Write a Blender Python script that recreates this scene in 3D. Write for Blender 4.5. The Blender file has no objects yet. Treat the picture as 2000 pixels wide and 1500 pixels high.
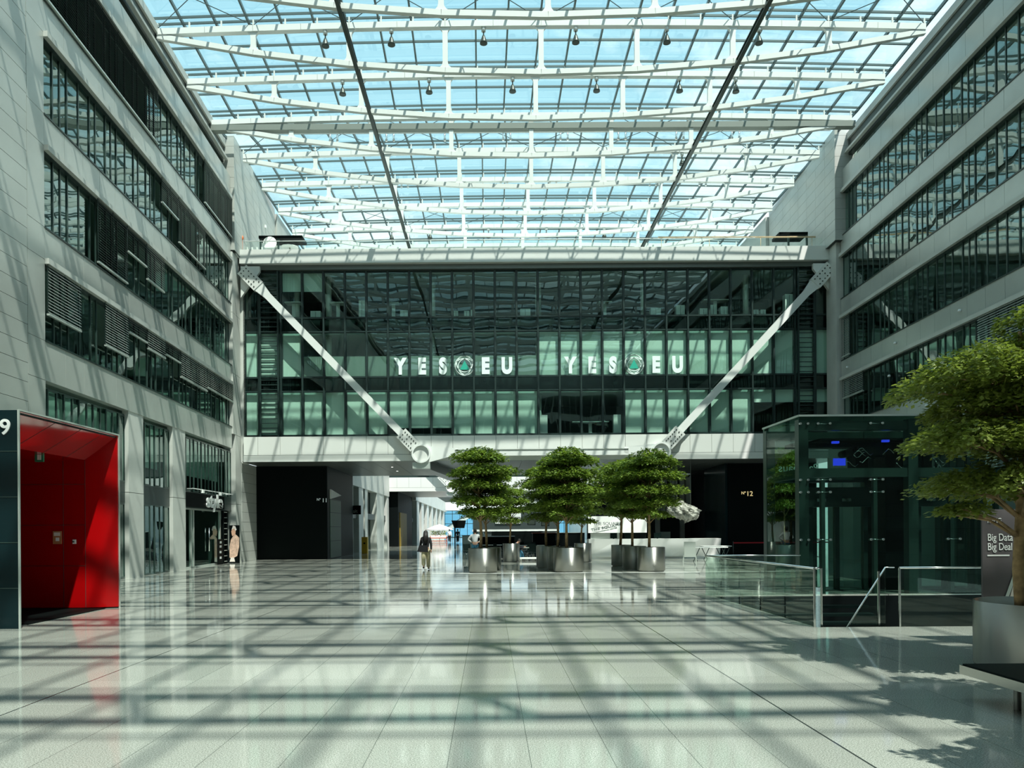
import bpy, bmesh, math, random
from mathutils import Vector, Matrix
C = bpy.context.scene.collection
SC = bpy.context.scene
PI = math.pi
R = math.radians
# ------------------------------------------------------------------ camera
cd = bpy.data.cameras.new('camera'); cam = bpy.data.objects.new('camera', cd); C.objects.link(cam)
cam.location = (0, 0, 1.8); cam.rotation_euler = (PI/2, 0.0068, 0)
cd.sensor_width = 36; cd.lens = 27; cd.shift_x = 0.0225; cd.shift_y = 0.1415; cd.clip_end = 1500
SC.camera = cam
# ------------------------------------------------------------------ light
SUN = Vector((-.27, .51, -1)).normalized()
sd = bpy.data.lights.new('sun', 'SUN'); sd.energy = 4.6; sd.angle = R(.6); sd.color = (1, .985, .92)
so = bpy.data.objects.new('sun', sd); C.objects.link(so); so.rotation_euler = SUN.to_track_quat('-Z', 'Y').to_euler(); so.location = (10, -20, 60)
W = bpy.data.worlds.new('sky'); SC.world = W; W.use_nodes = True
wn = W.node_tree.nodes; wl = W.node_tree.links; wn.clear()
def wnode(t, **k):
    n = wn.new(t)
    for a, b in k.items(): setattr(n, a, b)
    return n
tc = wnode('ShaderNodeTexCoord'); sep = wnode('ShaderNodeSeparateXYZ'); wl.new(tc.outputs['Generated'], sep.inputs[0])
gr = wnode('ShaderNodeValToRGB'); wl.new(sep.outputs['Z'], gr.inputs[0])
gr.color_ramp.elements[0].position = 0.0; gr.color_ramp.elements[0].color = (.62, .80, .84, 1)
gr.color_ramp.elements[1].position = .9; gr.color_ramp.elements[1].color = (.17, .40, .57, 1)
e = gr.color_ramp.elements.new(.35); e.color = (.34, .57, .67, 1)
mp = wnode('ShaderNodeMapping'); mp.inputs['Scale'].default_value = (1.6, 1.6, 4.5); wl.new(tc.outputs['Generated'], mp.inputs[0])
nz = wnode('ShaderNodeTexNoise'); nz.inputs['Scale'].default_value = 1.9; nz.inputs['Detail'].default_value = 7; nz.inputs['Roughness'].default_value = .58
wl.new(mp.outputs[0], nz.inputs['Vector'])
cr = wnode('ShaderNodeValToRGB'); cr.color_ramp.elements[0].position = .47; cr.color_ramp.elements[1].position = .68
cr.color_ramp.elements[0].color = (0, 0, 0, 1); cr.color_ramp.elements[1].color = (1, 1, 1, 1); wl.new(nz.outputs[0], cr.inputs[0])
mx = wnode('ShaderNodeMix', data_type='RGBA'); wl.new(cr.outputs[0], mx.inputs[0]); wl.new(gr.outputs[0], mx.inputs[6]); mx.inputs[7].default_value = (.92, 1.0, .98, 1)
bgn = wnode('ShaderNodeBackground'); bgn.inputs[1].default_value = 1.15; wl.new(mx.outputs[2], bgn.inputs[0])
wo = wnode('ShaderNodeOutputWorld'); wl.new(bgn.outputs[0], wo.inputs[0])
vs = SC.view_settings; vs.view_transform = 'Standard'; vs.look = 'None'; vs.exposure = 0.62; vs.gamma = 1; vs.use_curve_mapping = False
SC.cycles.transparent_max_bounces = 24; SC.cycles.max_bounces = 7; SC.cycles.diffuse_bounces = 3; SC.cycles.glossy_bounces = 4
SC.cycles.caustics_reflective = False; SC.cycles.caustics_refractive = False
# ------------------------------------------------------------------ materials
def mat(name, col, rough=.5, metal=0, spec=.5, noise=None, bump=None, emit=None, emits=1):
    m = bpy.data.materials.new(name); m.use_nodes = True; nt = m.node_tree; b = nt.nodes['Principled BSDF']
    b.inputs['Base Color'].default_value = (*col, 1); b.inputs['Roughness'].default_value = rough; b.inputs['Metallic'].default_value = metal
    b.inputs['Specular IOR Level'].default_value = spec
    if noise:
        sc_, amt = noise
        t = nt.nodes.new('ShaderNodeTexCoord'); n = nt.nodes.new('ShaderNodeTexNoise'); n.inputs['Scale'].default_value = sc_; n.inputs['Detail'].default_value = 5
        nt.links.new(t.outputs['Object'], n.inputs['Vector'])
        mm = nt.nodes.new('ShaderNodeMix'); mm.data_type = 'RGBA'
        mm.inputs[6].default_value = (*[c*(1-amt) for c in col], 1); mm.inputs[7].default_value = (*[min(1, c*(1+amt)) for c in col], 1)
        r_ = nt.nodes.new('ShaderNodeMapRange'); r_.inputs[1].default_value = .35; r_.inputs[2].default_value = .65
        nt.links.new(n.outputs[0], r_.inputs[0]); nt.links.new(r_.outputs[0], mm.inputs[0]); nt.links.new(mm.outputs[2], b.inputs['Base Color'])
    if bump:
        sc_, st = bump
        t = nt.nodes.new('ShaderNodeTexCoord'); n = nt.nodes.new('ShaderNodeTexNoise'); n.inputs['Scale'].default_value = sc_
        nt.links.new(t.outputs['Object'], n.inputs['Vector'])
        bp = nt.nodes.new('ShaderNodeBump'); bp.inputs['Strength'].default_value = st; nt.links.new(n.outputs[0], bp.inputs['Height']); nt.links.new(bp.outputs[0], b.inputs['Normal'])
    if emit:
        b.inputs['Emission Color'].default_value = (*emit, 1); b.inputs['Emission Strength'].default_value = emits
    return m
def glass(name, tint, ior=1.5, bump=None, gcol=(1, 1, 1), rough=0.0, minf=0.0):
    m = bpy.data.materials.new(name); m.use_nodes = True; nt = m.node_tree; nt.nodes.clear()
    o = nt.nodes.new('ShaderNodeOutputMaterial'); mixs = nt.nodes.new('ShaderNodeMixShader')
    t = nt.nodes.new('ShaderNodeBsdfTransparent'); t.inputs[0].default_value = (*tint, 1)
    g = nt.nodes.new('ShaderNodeBsdfGlossy'); g.inputs[0].default_value = (*gcol, 1); g.inputs['Roughness'].default_value = rough
    F0 = ((ior-1)/(ior+1))**2   # Schlick reflectance, the same from both sides
    ge = nt.nodes.new('ShaderNodeNewGeometry'); dt = nt.nodes.new('ShaderNodeVectorMath'); dt.operation = 'DOT_PRODUCT'
    nt.links.new(ge.outputs['Normal'], dt.inputs[0]); nt.links.new(ge.outputs['Incoming'], dt.inputs[1])
    def mth(op, a_, b_=None):
        n = nt.nodes.new('ShaderNodeMath'); n.operation = op
        for i, x in enumerate((a_, b_)):
            if x is None: continue
            if isinstance(x, (int, float)): n.inputs[i].default_value = x
            else: nt.links.new(x, n.inputs[i])
        return n.outputs[0]
    pw = mth('POWER', mth('SUBTRACT', 1.0, mth('ABSOLUTE', dt.outputs['Value'])), 5.0)
    fr_ = mth('ADD', mth('MULTIPLY', pw, 1-F0), F0)
    if bump:
        tcn = nt.nodes.new('ShaderNodeNewGeometry'); n = nt.nodes.new('ShaderNodeTexNoise'); n.inputs['Scale'].default_value = bump[0]; n.inputs['Detail'].default_value = 1
        mpn = nt.nodes.new('ShaderNodeMapping'); mpn.inputs['Scale'].default_value = (1, 1, .55); nt.links.new(tcn.outputs['Position'], mpn.inputs[0])
        nt.links.new(mpn.outputs[0], n.inputs['Vector'])
        bp = nt.nodes.new('ShaderNodeBump'); bp.inputs['Strength'].default_value = 1; bp.inputs['Distance'].default_value = bump[1]
        nt.links.new(n.outputs[0], bp.inputs['Height']); nt.links.new(bp.outputs[0], g.inputs['Normal'])
    ad = nt.nodes.new('ShaderNodeMath'); ad.operation = 'ADD'; ad.use_clamp = True; ad.inputs[1].default_value = minf
    nt.links.new(fr_, ad.inputs[0]); nt.links.new(ad.outputs[0], mixs.inputs[0]); nt.links.new(t.outputs[0], mixs.inputs[1]); nt.links.new(g.outputs[0], mixs.inputs[2])
    nt.links.new(mixs.outputs[0], o.inputs[0])
    return m
M = {}
M['panel'] = mat('facade_panel', (.52, .545, .51), .32, .35, noise=(.6, .06))
M['panel_r'] = mat('shaft_panel', (.50, .52, .485), .42, .1, noise=(.5, .06))
M['joint'] = mat('joint', (.035, .045, .04), .6)
M['fascia'] = mat('fascia_white', (.78, .80, .76), .38, .15)
M['white'] = mat('white_steel', (.78, .81, .78), .4)
M['frame'] = mat('dark_frame', (.018, .036, .033), .35)
M['frame2'] = mat('green_grey_frame', (.05, .085, .075), .3, .3)
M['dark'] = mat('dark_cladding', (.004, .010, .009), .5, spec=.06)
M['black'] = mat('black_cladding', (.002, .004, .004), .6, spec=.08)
M['soffit'] = mat('soffit_metal', (.17, .185, .17), .34, .6)
M['steel'] = mat('brushed_steel', (.52, .52, .49), .24, 1)
M['steel_d'] = mat('planter_steel', (.50, .49, .46), .45, 1)
for k_ in ('steel_d',):
    nt_ = M[k_].node_tree; p_ = nt_.nodes['Principled BSDF']; p_.inputs['Anisotropic'].default_value = .96; p_.inputs['Anisotropic Rotation'].default_value = .25
    tg_ = nt_.nodes.new('ShaderNodeTangent'); tg_.direction_type = 'RADIAL'; tg_.axis = 'Z'; nt_.links.new(tg_.outputs[0], p_.inputs['Tangent'])
M['chrome'] = mat('chrome', (.8, .8, .78), .15, 1)
M['rail'] = mat('maintenance_rail', (.06, .075, .065), .4, .4)
M['bar'] = mat('glazing_bar', (.10, .14, .14), .4, .4)
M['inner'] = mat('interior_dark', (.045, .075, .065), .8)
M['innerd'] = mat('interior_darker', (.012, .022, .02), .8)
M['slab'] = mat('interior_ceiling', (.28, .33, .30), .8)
M['roller'] = mat('roller_fabric', (.74, .84, .78), .85)
M['film'] = mat('frosted_film', (.48, .62, .55), .8)
nt_ = M['film'].node_tree; ms_ = nt_.nodes.new('ShaderNodeMixShader'); tr_ = nt_.nodes.new('ShaderNodeBsdfTransparent'); ms_.inputs[0].default_value = .38
nt_.links.new(tr_.outputs[0], ms_.inputs[1]); nt_.links.new(nt_.nodes['Principled BSDF'].outputs[0], ms_.inputs[2]); nt_.links.new(ms_.outputs[0], nt_.nodes['Material Output'].inputs[0])
M['red_ceil'] = mat('red_ceiling_gloss', (.36, .004, .005), .08, spec=1.0)
M['red_ceil'].node_tree.nodes['Principled BSDF'].inputs['IOR'].default_value = 1.9
M['letter'] = mat('letter_vinyl', (.86, 1.0, .95), .6)
M['emblem'] = mat('emblem_green', (.02, .42, .30), .6)
M['venet'] = mat('venetian_grey', (.62, .68, .63), .35, .5)
M['venet_d'] = mat('venetian_dark', (.028, .038, .033), .5)
M['pane'] = glass('window_pane', (.55, .76, .69), 2.9, (.55, .02), (.80, .96, .92))
M['pane_b'] = glass('bridge_pane', (.74, .91, .84), 2.0, (.5, .016), (.75, .95, .9))
M['pane_s'] = glass('spandrel_pane', (.25, .42, .38), 1.7, (.5, .016), (.75, .95, .9))
M['roofglass'] = glass('roof_glass', (.84, .90, .86), 1.45, (.35, .01), (.8, .95, .95), 0.0, .03)
M['balus'] = glass('balustrade_glass', (.90, .965, .93), 1.5, None, (.9, 1, .95))
M['lift_glass'] = glass('lift_glass', (.42, .56, .51), 1.42, None, (.8, .95, .9))
M['blueglass'] = glass('far_glass', (.14, .37, .52), 1.4)
M['red'] = mat('red_lacquer', (.36, .002, .003), .12, 0, .5)
M['navy'] = mat('dark_glass_cladding', (.004, .016, .019), .15, spec=.25)
M['signwhite'] = mat('sign_white', (.85, .87, .85), .5)
M['gold'] = mat('sign_gold', (.75, .62, .34), .4, .3, emit=(.8, .62, .3), emits=.55)
M['lit_grey'] = mat('sign_lit_grey', (.5, .55, .53), .5, emit=(.4, .5, .48), emits=.3)
M['door_green'] = mat('door_green', (.04, .10, .06), .5)
M['yellow'] = mat('post_yellow', (.75, .42, .01), .5)
M['yellow_d'] = mat('ochre_door', (.22, .15, .01), .6)
M['concrete'] = mat('column_concrete', (.56, .58, .54), .5, .1, noise=(.7, .08))
M['counter'] = mat('counter_white', (.90, .91, .88), .4)
M['bark'] = mat('bark', (.36, .24, .12), .85, noise=(9, .35), bump=(30, .4))
M['soil'] = mat('soil', (.03, .022, .015), .95, bump=(20, .6))
M['beltred'] = mat('belt_red', (.45, .01, .02), .6)
M['orange'] = mat('orange_lamp', (.8, .18, .04), .5)
M['cloth_b'] = mat('cloth_black', (.012, .012, .014), .9)
M['cloth_w'] = mat('cloth_white', (.78, .79, .80), .85)
M['cloth_beige'] = mat('cloth_beige', (.62, .54, .34), .85)
M['cloth_grey'] = mat('cloth_grey', (.13, .12, .15), .85)
M['jeans'] = mat('cloth_jeans', (.07, .26, .42), .85)
M['skin'] = mat('skin', (.62, .36, .25), .55)
M['hair'] = mat('hair', (.012, .010, .009), .6)
M['umbrella'] = mat('umbrella_cloth', (.82, .80, .76), .8)
M['redwood'] = mat('red_wood', (.42, .09, .05), .6)
M['wood'] = mat('oak_rail', (.72, .52, .32), .5)
M['rock'] = mat('cloud_sculpture', (.38, .38, .33), .7, noise=(4, .4), bump=(6, 1))
M['poster_grey'] = mat('banner_grey', (.085, .075, .08), .5)
M['poster_page'] = mat('banner_page', (.80, .72, .66), .6)
M['poster_orange'] = mat('banner_orange', (.85, .42, .2), .6)
M['screen_blue'] = mat('screen_blue', (.01, .02, .3), .4, emit=(.03, .06, .9), emits=.8)
M['greenexit'] = mat('exit_green', (.02, .22, .12), .5)
M['lampglow'] = mat('downlight', (.9, .9, .85), .5, emit=(1, .98, .9), emits=3)
M['building'] = mat('far_building', (.62, .68, .74), .7)
def leafmat(name, a, b, tr):
    m = bpy.data.materials.new(name); m.use_nodes = True; nt = m.node_tree; p = nt.nodes['Principled BSDF']
    p.inputs['Roughness'].default_value = .45; p.inputs['Specular IOR Level'].default_value = .35
    g = nt.nodes.new('ShaderNodeObjectInfo'); gi = nt.nodes.new('ShaderNodeNewGeometry')
    mm = nt.nodes.new('ShaderNodeMix'); mm.data_type = 'RGBA'; mm.inputs[6].default_value = (*a, 1); mm.inputs[7].default_value = (*b, 1)
    nt.links.new(gi.outputs['Random Per Island'], mm.inputs[0]); nt.links.new(mm.outputs[2], p.inputs['Base Color'])
    t = nt.nodes.new('ShaderNodeBsdfTranslucent'); t.inputs[0].default_value = (*tr, 1)
    mi = nt.nodes.new('ShaderNodeMixShader'); mi.inputs[0].default_value = .36
    nt.links.new(p.outputs[0], mi.inputs[1]); nt.links.new(t.outputs[0], mi.inputs[2]); nt.links.new(mi.outputs[0], nt.nodes['Material Output'].inputs[0])
    return m
M['leaf'] = leafmat('leaf_green', (.09, .17, .025), (.28, .38, .08), (.28, .40, .04))
M['leaf2'] = leafmat('leaf_olive', (.10, .15, .02), (.33, .38, .10), (.30, .38, .05))
# granite floor: speckle + tile joints in world metres
def floor_mat():
    m = bpy.data.materials.new('granite_tiles'); m.use_nodes = True; nt = m.node_tree; p = nt.nodes['Principled BSDF']; L = nt.links
    g = nt.nodes.new('ShaderNodeNewGeometry'); s = nt.nodes.new('ShaderNodeSeparateXYZ'); L.new(g.outputs['Position'], s.inputs[0])
    def mth(op, a, b=None, c=None):
        n = nt.nodes.new('ShaderNodeMath'); n.operation = op
        for i, x in enumerate((a, b, c)):
            if x is None: continue
            if isinstance(x, (int, float)): n.inputs[i].default_value = x
            else: L.new(x, n.inputs[i])
        return n.outputs[0]
    def line(ax, pitch, off, w):
        fr = mth('FRACT', mth('DIVIDE', mth('SUBTRACT', ax, off), pitch)); d = mth('ABSOLUTE', mth('SUBTRACT', fr, .5))
        return mth('GREATER_THAN', d, .5 - w/pitch/2)
    jx = line(s.outputs[0], .64, 2.87, .006); jX = line(s.outputs[0], 7.68, 2.87, .02); jy = line(s.outputs[1], 1.28, .3, .005)
    j = mth('MAXIMUM', mth('MULTIPLY', jx, .7), mth('MULTIPLY', jy, .4)); j = mth('MAXIMUM', j, jX)
    n1 = nt.nodes.new('ShaderNodeTexNoise'); n1.inputs['Scale'].default_value = 90; n1.inputs['Detail'].default_value = 3; L.new(g.outputs['Position'], n1.inputs['Vector'])
    r1 = nt.nodes.new('ShaderNodeValToRGB'); r1.color_ramp.elements[0].position = .36; r1.color_ramp.elements[1].position = .66
    r1.color_ramp.elements[0].color = (.24, .255, .22, 1); r1.color_ramp.elements[1].color = (.58, .595, .535, 1); L.new(n1.outputs[0], r1.inputs[0])
    n2 = nt.nodes.new('ShaderNodeTexWhiteNoise'); n2.noise_dimensions = '2D'
    cb = nt.nodes.new('ShaderNodeCombineXYZ'); L.new(mth('FLOOR', mth('DIVIDE', mth('SUBTRACT', s.outputs[0], 2.87), .64)), cb.inputs[0]); L.new(mth('FLOOR', mth('DIVIDE', mth('SUBTRACT', s.outputs[1], .3), 1.28)), cb.inputs[1])
    L.new(cb.outputs[0], n2.inputs['Vector'])
    tv = mth('MULTIPLY_ADD', n2.outputs[0], .14, .93)
    hm = nt.nodes.new('ShaderNodeVectorMath'); hm.operation = 'SCALE'; L.new(r1.outputs[0], hm.inputs[0]); L.new(tv, hm.inputs['Scale'])
    mm = nt.nodes.new('ShaderNodeMix'); mm.data_type = 'RGBA'; L.new(j, mm.inputs[0]); L.new(hm.outputs[0], mm.inputs[6]); mm.inputs[7].default_value = (.05, .06, .055, 1)
    L.new(mm.outputs[2], p.inputs['Base Color']); p.inputs['Roughness'].default_value = .07; p.inputs['Specular IOR Level'].default_value = .62
    nb = nt.nodes.new('ShaderNodeTexNoise'); nb.inputs['Scale'].default_value = 1.3; L.new(g.outputs['Position'], nb.inputs['Vector'])
    bp = nt.nodes.new('ShaderNodeBump'); bp.inputs['Strength'].default_value = 1; bp.inputs['Distance'].default_value = .0012; L.new(nb.outputs[0], bp.inputs['Height']); L.new(bp.outputs[0], p.inputs['Normal'])
    return m
M['floor'] = floor_mat()
# ------------------------------------------------------------------ mesh helpers
ORG = {}
class MB:
    def __init__(s, T=None): s.v = []; s.f = []; s.m = []; s.T = T; s.k = 0; s.sm = []
    def p(s, a):
        if s.T: a = s.T(*a)
        s.v.append(tuple(a)); return len(s.v)-1
    def face(s, idx, sm=False): s.f.append(tuple(idx)); s.m.append(s.k); s.sm.append(sm)
    def hexa(s, P, sm=False):
        i = [s.p(a) for a in P]
        for q in ((0, 3, 2, 1), (4, 5, 6, 7), (0, 1, 5, 4), (1, 2, 6, 5), (2, 3, 7, 6), (3, 0, 4, 7)): s.face([i[a] for a in q], sm)
        return s
    def box(s, x0, x1, y0, y1, z0, z1):
        return s.hexa([(x0, y0, z0), (x1, y0, z0), (x1, y1, z0), (x0, y1, z0), (x0, y0, z1), (x1, y0, z1), (x1, y1, z1), (x0, y1, z1)])
    def quad(s, a, b, c, d): s.face([s.p(a), s.p(b), s.p(c), s.p(d)]); return s
    def prism(s, poly, o, u, w, n, t):   # polygon in plane (u,w) at o, extruded by n*t centred
        o = Vector(o); u = Vector(u); w = Vector(w); n = Vector(n)
        A = [s.p(o+u*a+w*b-n*t/2) for a, b in poly]; B = [s.p(o+u*a+w*b+n*t/2) for a, b in poly]
        s.face(A[::-1]); s.face(B); N = len(poly)
        for i in range(N): s.face([A[i], A[(i+1) % N], B[(i+1) % N], B[i]])
        return s
    def beam(s, a, b, w, h, up=(0, 0, 1)):   # rectangular bar from a to b
        a = Vector(a); b = Vector(b); d = (b-a).normalized(); up = Vector(up)
        x = d.cross(up)
        if x.length < 1e-4: x = d.cross(Vector((0, 1, 0)))
        x.normalize(); z = x.cross(d).normalized(); x = x*w/2; z = z*h/2
        return s.hexa([a-x-z, a+x-z, a+x+z, a-x+z, b-x-z, b+x-z, b+x+z, b-x+z])
    def tube(s, a, b, r, n=8, r2=None): return s.path([a, b], [r, r if r2 is None else r2], n)
    def path(s, P, r, n=8):
        P = [Vector(p) for p in P]; r = r if isinstance(r, (list, tuple)) else [r]*len(P)
        rings = []; ref = None
        for i, p in enumerate(P):
            d = (P[min(i+1, len(P)-1)]-P[max(i-1, 0)]).normalized()
            if ref is None:
                ref = d.cross(Vector((0, 0, 1)))
                if ref.length < .05: ref = d.cross(Vector((1, 0, 0)))
            x = (ref-d*ref.dot(d)).normalized(); ref = x; y = d.cross(x)
            rings.append([s.p(p+(x*math.cos(2*PI*k/n)+y*math.sin(2*PI*k/n))*r[i]) for k in range(n)])
        for A, B in zip(rings, rings[1:]):
            for k in range(n): s.face([A[k], A[(k+1) % n], B[(k+1) % n], B[k]], True)
        s.face(rings[0][::-1]); s.face(rings[-1]); return s
    def lathe(s, prof, c=(0, 0, 0), n=24, cap=True):
        rings = [[s.p((c[0]+r*math.cos(2*PI*k/n), c[1]+r*math.sin(2*PI*k/n), c[2]+z)) for k in range(n)] for r, z in prof]
        for A, B in zip(rings, rings[1:]):
            for k in range(n): s.face([A[k], A[(k+1) % n], B[(k+1) % n], B[k]], True)
        if cap: s.face(rings[0][::-1]); s.face(rings[-1])
        return s
    def blob(s, c, r, n=8, m=6):   # ellipsoid
        rx, ry, rz = r if isinstance(r, (list, tuple)) else (r, r, r)
        top = s.p((c[0], c[1], c[2]+rz)); bot = s.p((c[0], c[1], c[2]-rz)); rings = []
        for j in range(1, m):
            a = PI*j/m; rings.append([s.p((c[0]+rx*math.sin(a)*math.cos(2*PI*k/n), c[1]+ry*math.sin(a)*math.sin(2*PI*k/n), c[2]+rz*math.cos(a))) for k in range(n)])
        for k in range(n): s.face([top, rings[0][k], rings[0][(k+1) % n]], True); s.face([bot, rings[-1][(k+1) % n], rings[-1][k]], True)
        for A, B in zip(rings, rings[1:]):
            for k in range(n): s.face([A[k], B[k], B[(k+1) % n], A[(k+1) % n]], True)
        return s
    def build(s, name, mats, parent=None, fix=True):
        if not isinstance(mats, (list, tuple)): mats = [mats]
        me = bpy.data.meshes.new(name); o0 = ORG.get(parent.name, Vector((0, 0, 0))) if parent else Vector((0, 0, 0))
        me.from_pydata([tuple(Vector(a)-o0) for a in s.v], [], s.f)
        for m in mats: me.materials.append(M[m] if isinstance(m, str) else m)
        me.polygons.foreach_set('material_index', s.m); me.polygons.foreach_set('use_smooth', s.sm)
        if fix:
            b = bmesh.new(); b.from_mesh(me); bmesh.ops.recalc_face_normals(b, faces=b.faces); b.to_mesh(me); b.free()
        me.update()
        o = bpy.data.objects.new(name, me); C.objects.link(o)
        if parent: o.parent = parent; ORG[o.name] = o0
        return o
def tag(o, label=None, cat=None, group=None, kind=None):
    if label: o['label'] = label
    if cat: o['category'] = cat
    if group: o['group'] = group
    if kind: o['kind'] = kind
    return o
def thing(name, label, cat, loc=(0, 0, 0), group=None):
    o = bpy.data.objects.new(name, None); o.empty_display_size = .2; C.objects.link(o); o.location = loc; ORG[o.name] = Vector(loc)
    return tag(o, label, cat, group)
def struct(o): o['kind'] = 'structure'; return o
KIDS = {}
def copy_tree(o, parent=None):
    c = o.copy(); C.objects.link(c)
    if parent: c.parent = parent
    for ch in [x for x in o.children]: copy_tree(ch, c)
    return c
def text_mesh(txt, size, depth, name, m, parent=None, loc=(0, 0, 0), rot=(PI/2, 0, 0), sx=1, bold=0, align='CENTER', mirror=False):
    cu = bpy.data.curves.new('t', 'FONT'); cu.body = txt; cu.size = size; cu.extrude = depth; cu.offset = bold; cu.align_x = align
    to = bpy.data.objects.new('t', cu); C.objects.link(to); bpy.context.view_layer.update()
    me = bpy.data.meshes.new_from_object(to.evaluated_get(bpy.context.evaluated_depsgraph_get())); bpy.data.objects.remove(to)
    me.name = name
    for v in me.vertices:
        v.co.x *= sx*(-1 if mirror else 1)
    me.materials.clear(); me.materials.append(M[m])
    o = bpy.data.objects.new(name, me); C.objects.link(o)
    rl = Vector(loc)
    if parent: o.parent = parent; o0 = ORG.get(parent.name, Vector((0, 0, 0))); ORG[o.name] = o0; rl = rl-o0
    o.location = rl; o.rotation_euler = rot
    return o
def px(x, y, Y):   # photograph position at a measured depth -> metres
    x0 = x+.0068*(1033-y); y0 = y+.0068*(x-955)
    return Vector(((x0-955)*Y/1500, Y, 1.8+(1033-y0)*Y/1500))
TL = lambda s, d, z: (-12.35-.046*s+d, s, z)
TR = lambda s, d, z: (17.95+.042*s-d, s, z)
AL = PI/2+math.atan(.046); AR = -PI/2-math.atan(.042)
# ================================================================== THE SETTING
# floor with the stair well cut out
HX0, HX1, HY0, HY1 = 5.85, 15.2, 13.75, 20.3
mb = MB()
for x0, x1, y0, y1 in ((-22, HX0, -16, 170), (HX1, 28, -16, 170), (HX0, HX1, -16, HY0), (HX0, HX1, HY1, 170)): mb.box(x0, x1, y0, y1, -.03, 0)
floor = struct(mb.build('floor', 'floor', fix=False))
mb = MB(); mb.box(HX0-.1, HX0, HY0, HY1, -4, -.031); mb.box(HX0, HX1, HY0-.1, HY0, -4, -.031); mb.box(HX0, HX1, HY1, HY1+.1, -4, -.031); mb.box(HX0, HX1, HY0, HY1, -4.1, -4)
struct(mb.build('floor_lower_level', 'black'))
mb = MB(); mb.box(-2.3, 8.5, 31.0, 31.1, 0, .006); mb.box(-3.3, -2.3, 35.6, 35.66, 0, .006)
struct(mb.build('floor_strip', 'signwhite'))
LV = [7.6, 11.05, 14.5, 17.98]; WH = 2.47
SP = [(6.4, 7.6)]+[(LV[i]+WH, LV[i+1]) for i in range(3)]+[(LV[3]+WH, 21.6)]
def facade(side, T, s0, s1, pitch, sA):
    wall = MB(T)
    wall.k = 0
    # plain panel wall towards (and past) the camera
    z = 0
    sEdge = s0-.95
    while z < 21.59:
        z1 = min(21.6, z+.56); wall.box(sA, sEdge-.01, -.3, 0, z+.007, z1-.007); z = z1
    zz = [0]+[a for b in SP for a in b][1:]
    zz = sorted(set([0, 3.4]+[a for b in SP for a in b]))
    for a, b in zip(zz, zz[1:]): wall.box(sEdge+.01, s0, -.3, 0, a+.007, b-.007)
    wall.k = 1; wall.box(sA, s0-.02, -.4, -.04, 0, 21.6)
    w = struct(wall.build('wall_'+side, ['panel', 'joint']))
    for a, b in SP:
        m = MB(T); n = int(round((s1-s0)/pitch))
        for i in range(n):
            x0 = s0+(s1-s0)*i/n; m.k = 0; m.box(x0+.006, x0+(s1-s0)/n-.006, -.3, 0, a, b)
        m.k = 1; m.box(s0, s1, -.34, -.02, a+.01, b-.01)
        m.build('spandrel', ['panel', 'joint'], w)
        if b > 21: continue
    for zb in LV:   # sill line and head box
        m = MB(T); m.box(s0, s1, -.02, .13, zb+WH-.13, zb+WH+.04); m.k = 1; m.box(s0, s1, -.28, -.02, zb+WH-.16, zb+WH); m.box(s0, s1, -.3, .03, zb-.03, zb+.02)
        m.build('head_box', ['concrete', 'frame'], w)
    # interior behind
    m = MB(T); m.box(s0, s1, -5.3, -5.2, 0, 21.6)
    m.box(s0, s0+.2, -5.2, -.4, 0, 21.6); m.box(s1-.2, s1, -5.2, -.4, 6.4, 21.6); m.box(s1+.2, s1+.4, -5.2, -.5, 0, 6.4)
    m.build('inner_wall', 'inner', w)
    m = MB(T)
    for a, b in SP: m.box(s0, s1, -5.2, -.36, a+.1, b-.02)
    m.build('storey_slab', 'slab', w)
    # clerestory and roof edge
    m = MB(T); m.box(sA, s1, -.9, -.85, 21.5, 22.7); m.build('clerestory_backing', 'frame', w)
    m = MB(T)
    for i in range(int((s1-sA)/1.2)): m.box(sA+i*1.2, sA+i*1.2+.06, -.74, -.66, 21.6, 22.6)
    m.build('clerestory_mullions', 'frame', w)
    m = MB(T); m.quad((sA, -.7, 21.6), (s1, -.7, 21.6), (s1, -.7, 22.6), (sA, -.7, 22.6)); m.build('clerestory_pane', 'pane', w, fix=False)
    m = MB(T); m.box(sA, s1, -.3, -.12, 22.5, 22.62); m.build('gutter_edge', 'concrete', w)
    m = MB(T); m.box(sA, s1, -.6, -.35, 22.4, 23.25); m.build('dark_band', 'rail', w)
    m = MB(T); m.box(sA, s1, -.75, -.25, 23.25, 23.62); m.build('edge_beam', 'concrete', w)
    m = MB(T); m.box(sA, s1, -5.3, -.3, 21.45, 21.55); m.build('roof_deck', 'inner', w)
    return w
wall_left = facade('left', TL, 23.3, 42.9, 1.225, -15)
wall_right = facade('right', TR, 15.1, 42.9, 1.2, -15)
# window units: frame mesh + pane child, one object each
WN = [0]
def wname(o): WN[0] += 1; o.name = 'window_%d' % WN[0]; return struct(o)
def window_unit(w, h, split, fm='frame2', pane='pane', b=.03, dp=.05, proud=.01):
    m = MB(); m.box(0, b, -dp/2, dp/2, 0, h); m.box(w-b, w, -dp/2, dp/2, 0, h); m.box(b, w-b, -dp/2, dp/2, 0, b); m.box(b, w-b, -dp/2, dp/2, h-b, h)
    if split:
        x = split*w; m.box(x-.02, x+.02, -dp/2-proud, dp/2, b, h-b); m.box(x+.02, x+.045, -dp/2-.005, dp/2, b, h-b)
        m.box(x+.035, w-b, -dp/2-.01, dp/2, b, b+.05); m.box(x+.035, w-b, -dp/2-.01, dp/2, h-b-.05, h-b)
    o = m.build('window', fm)
    m = MB(); m.quad((b, 0, b), (w-b, 0, b), (w-b, 0, h-b), (b, 0, h-b)); m.build('pane', pane, o, fix=False)
    return o
protos = {}
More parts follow.
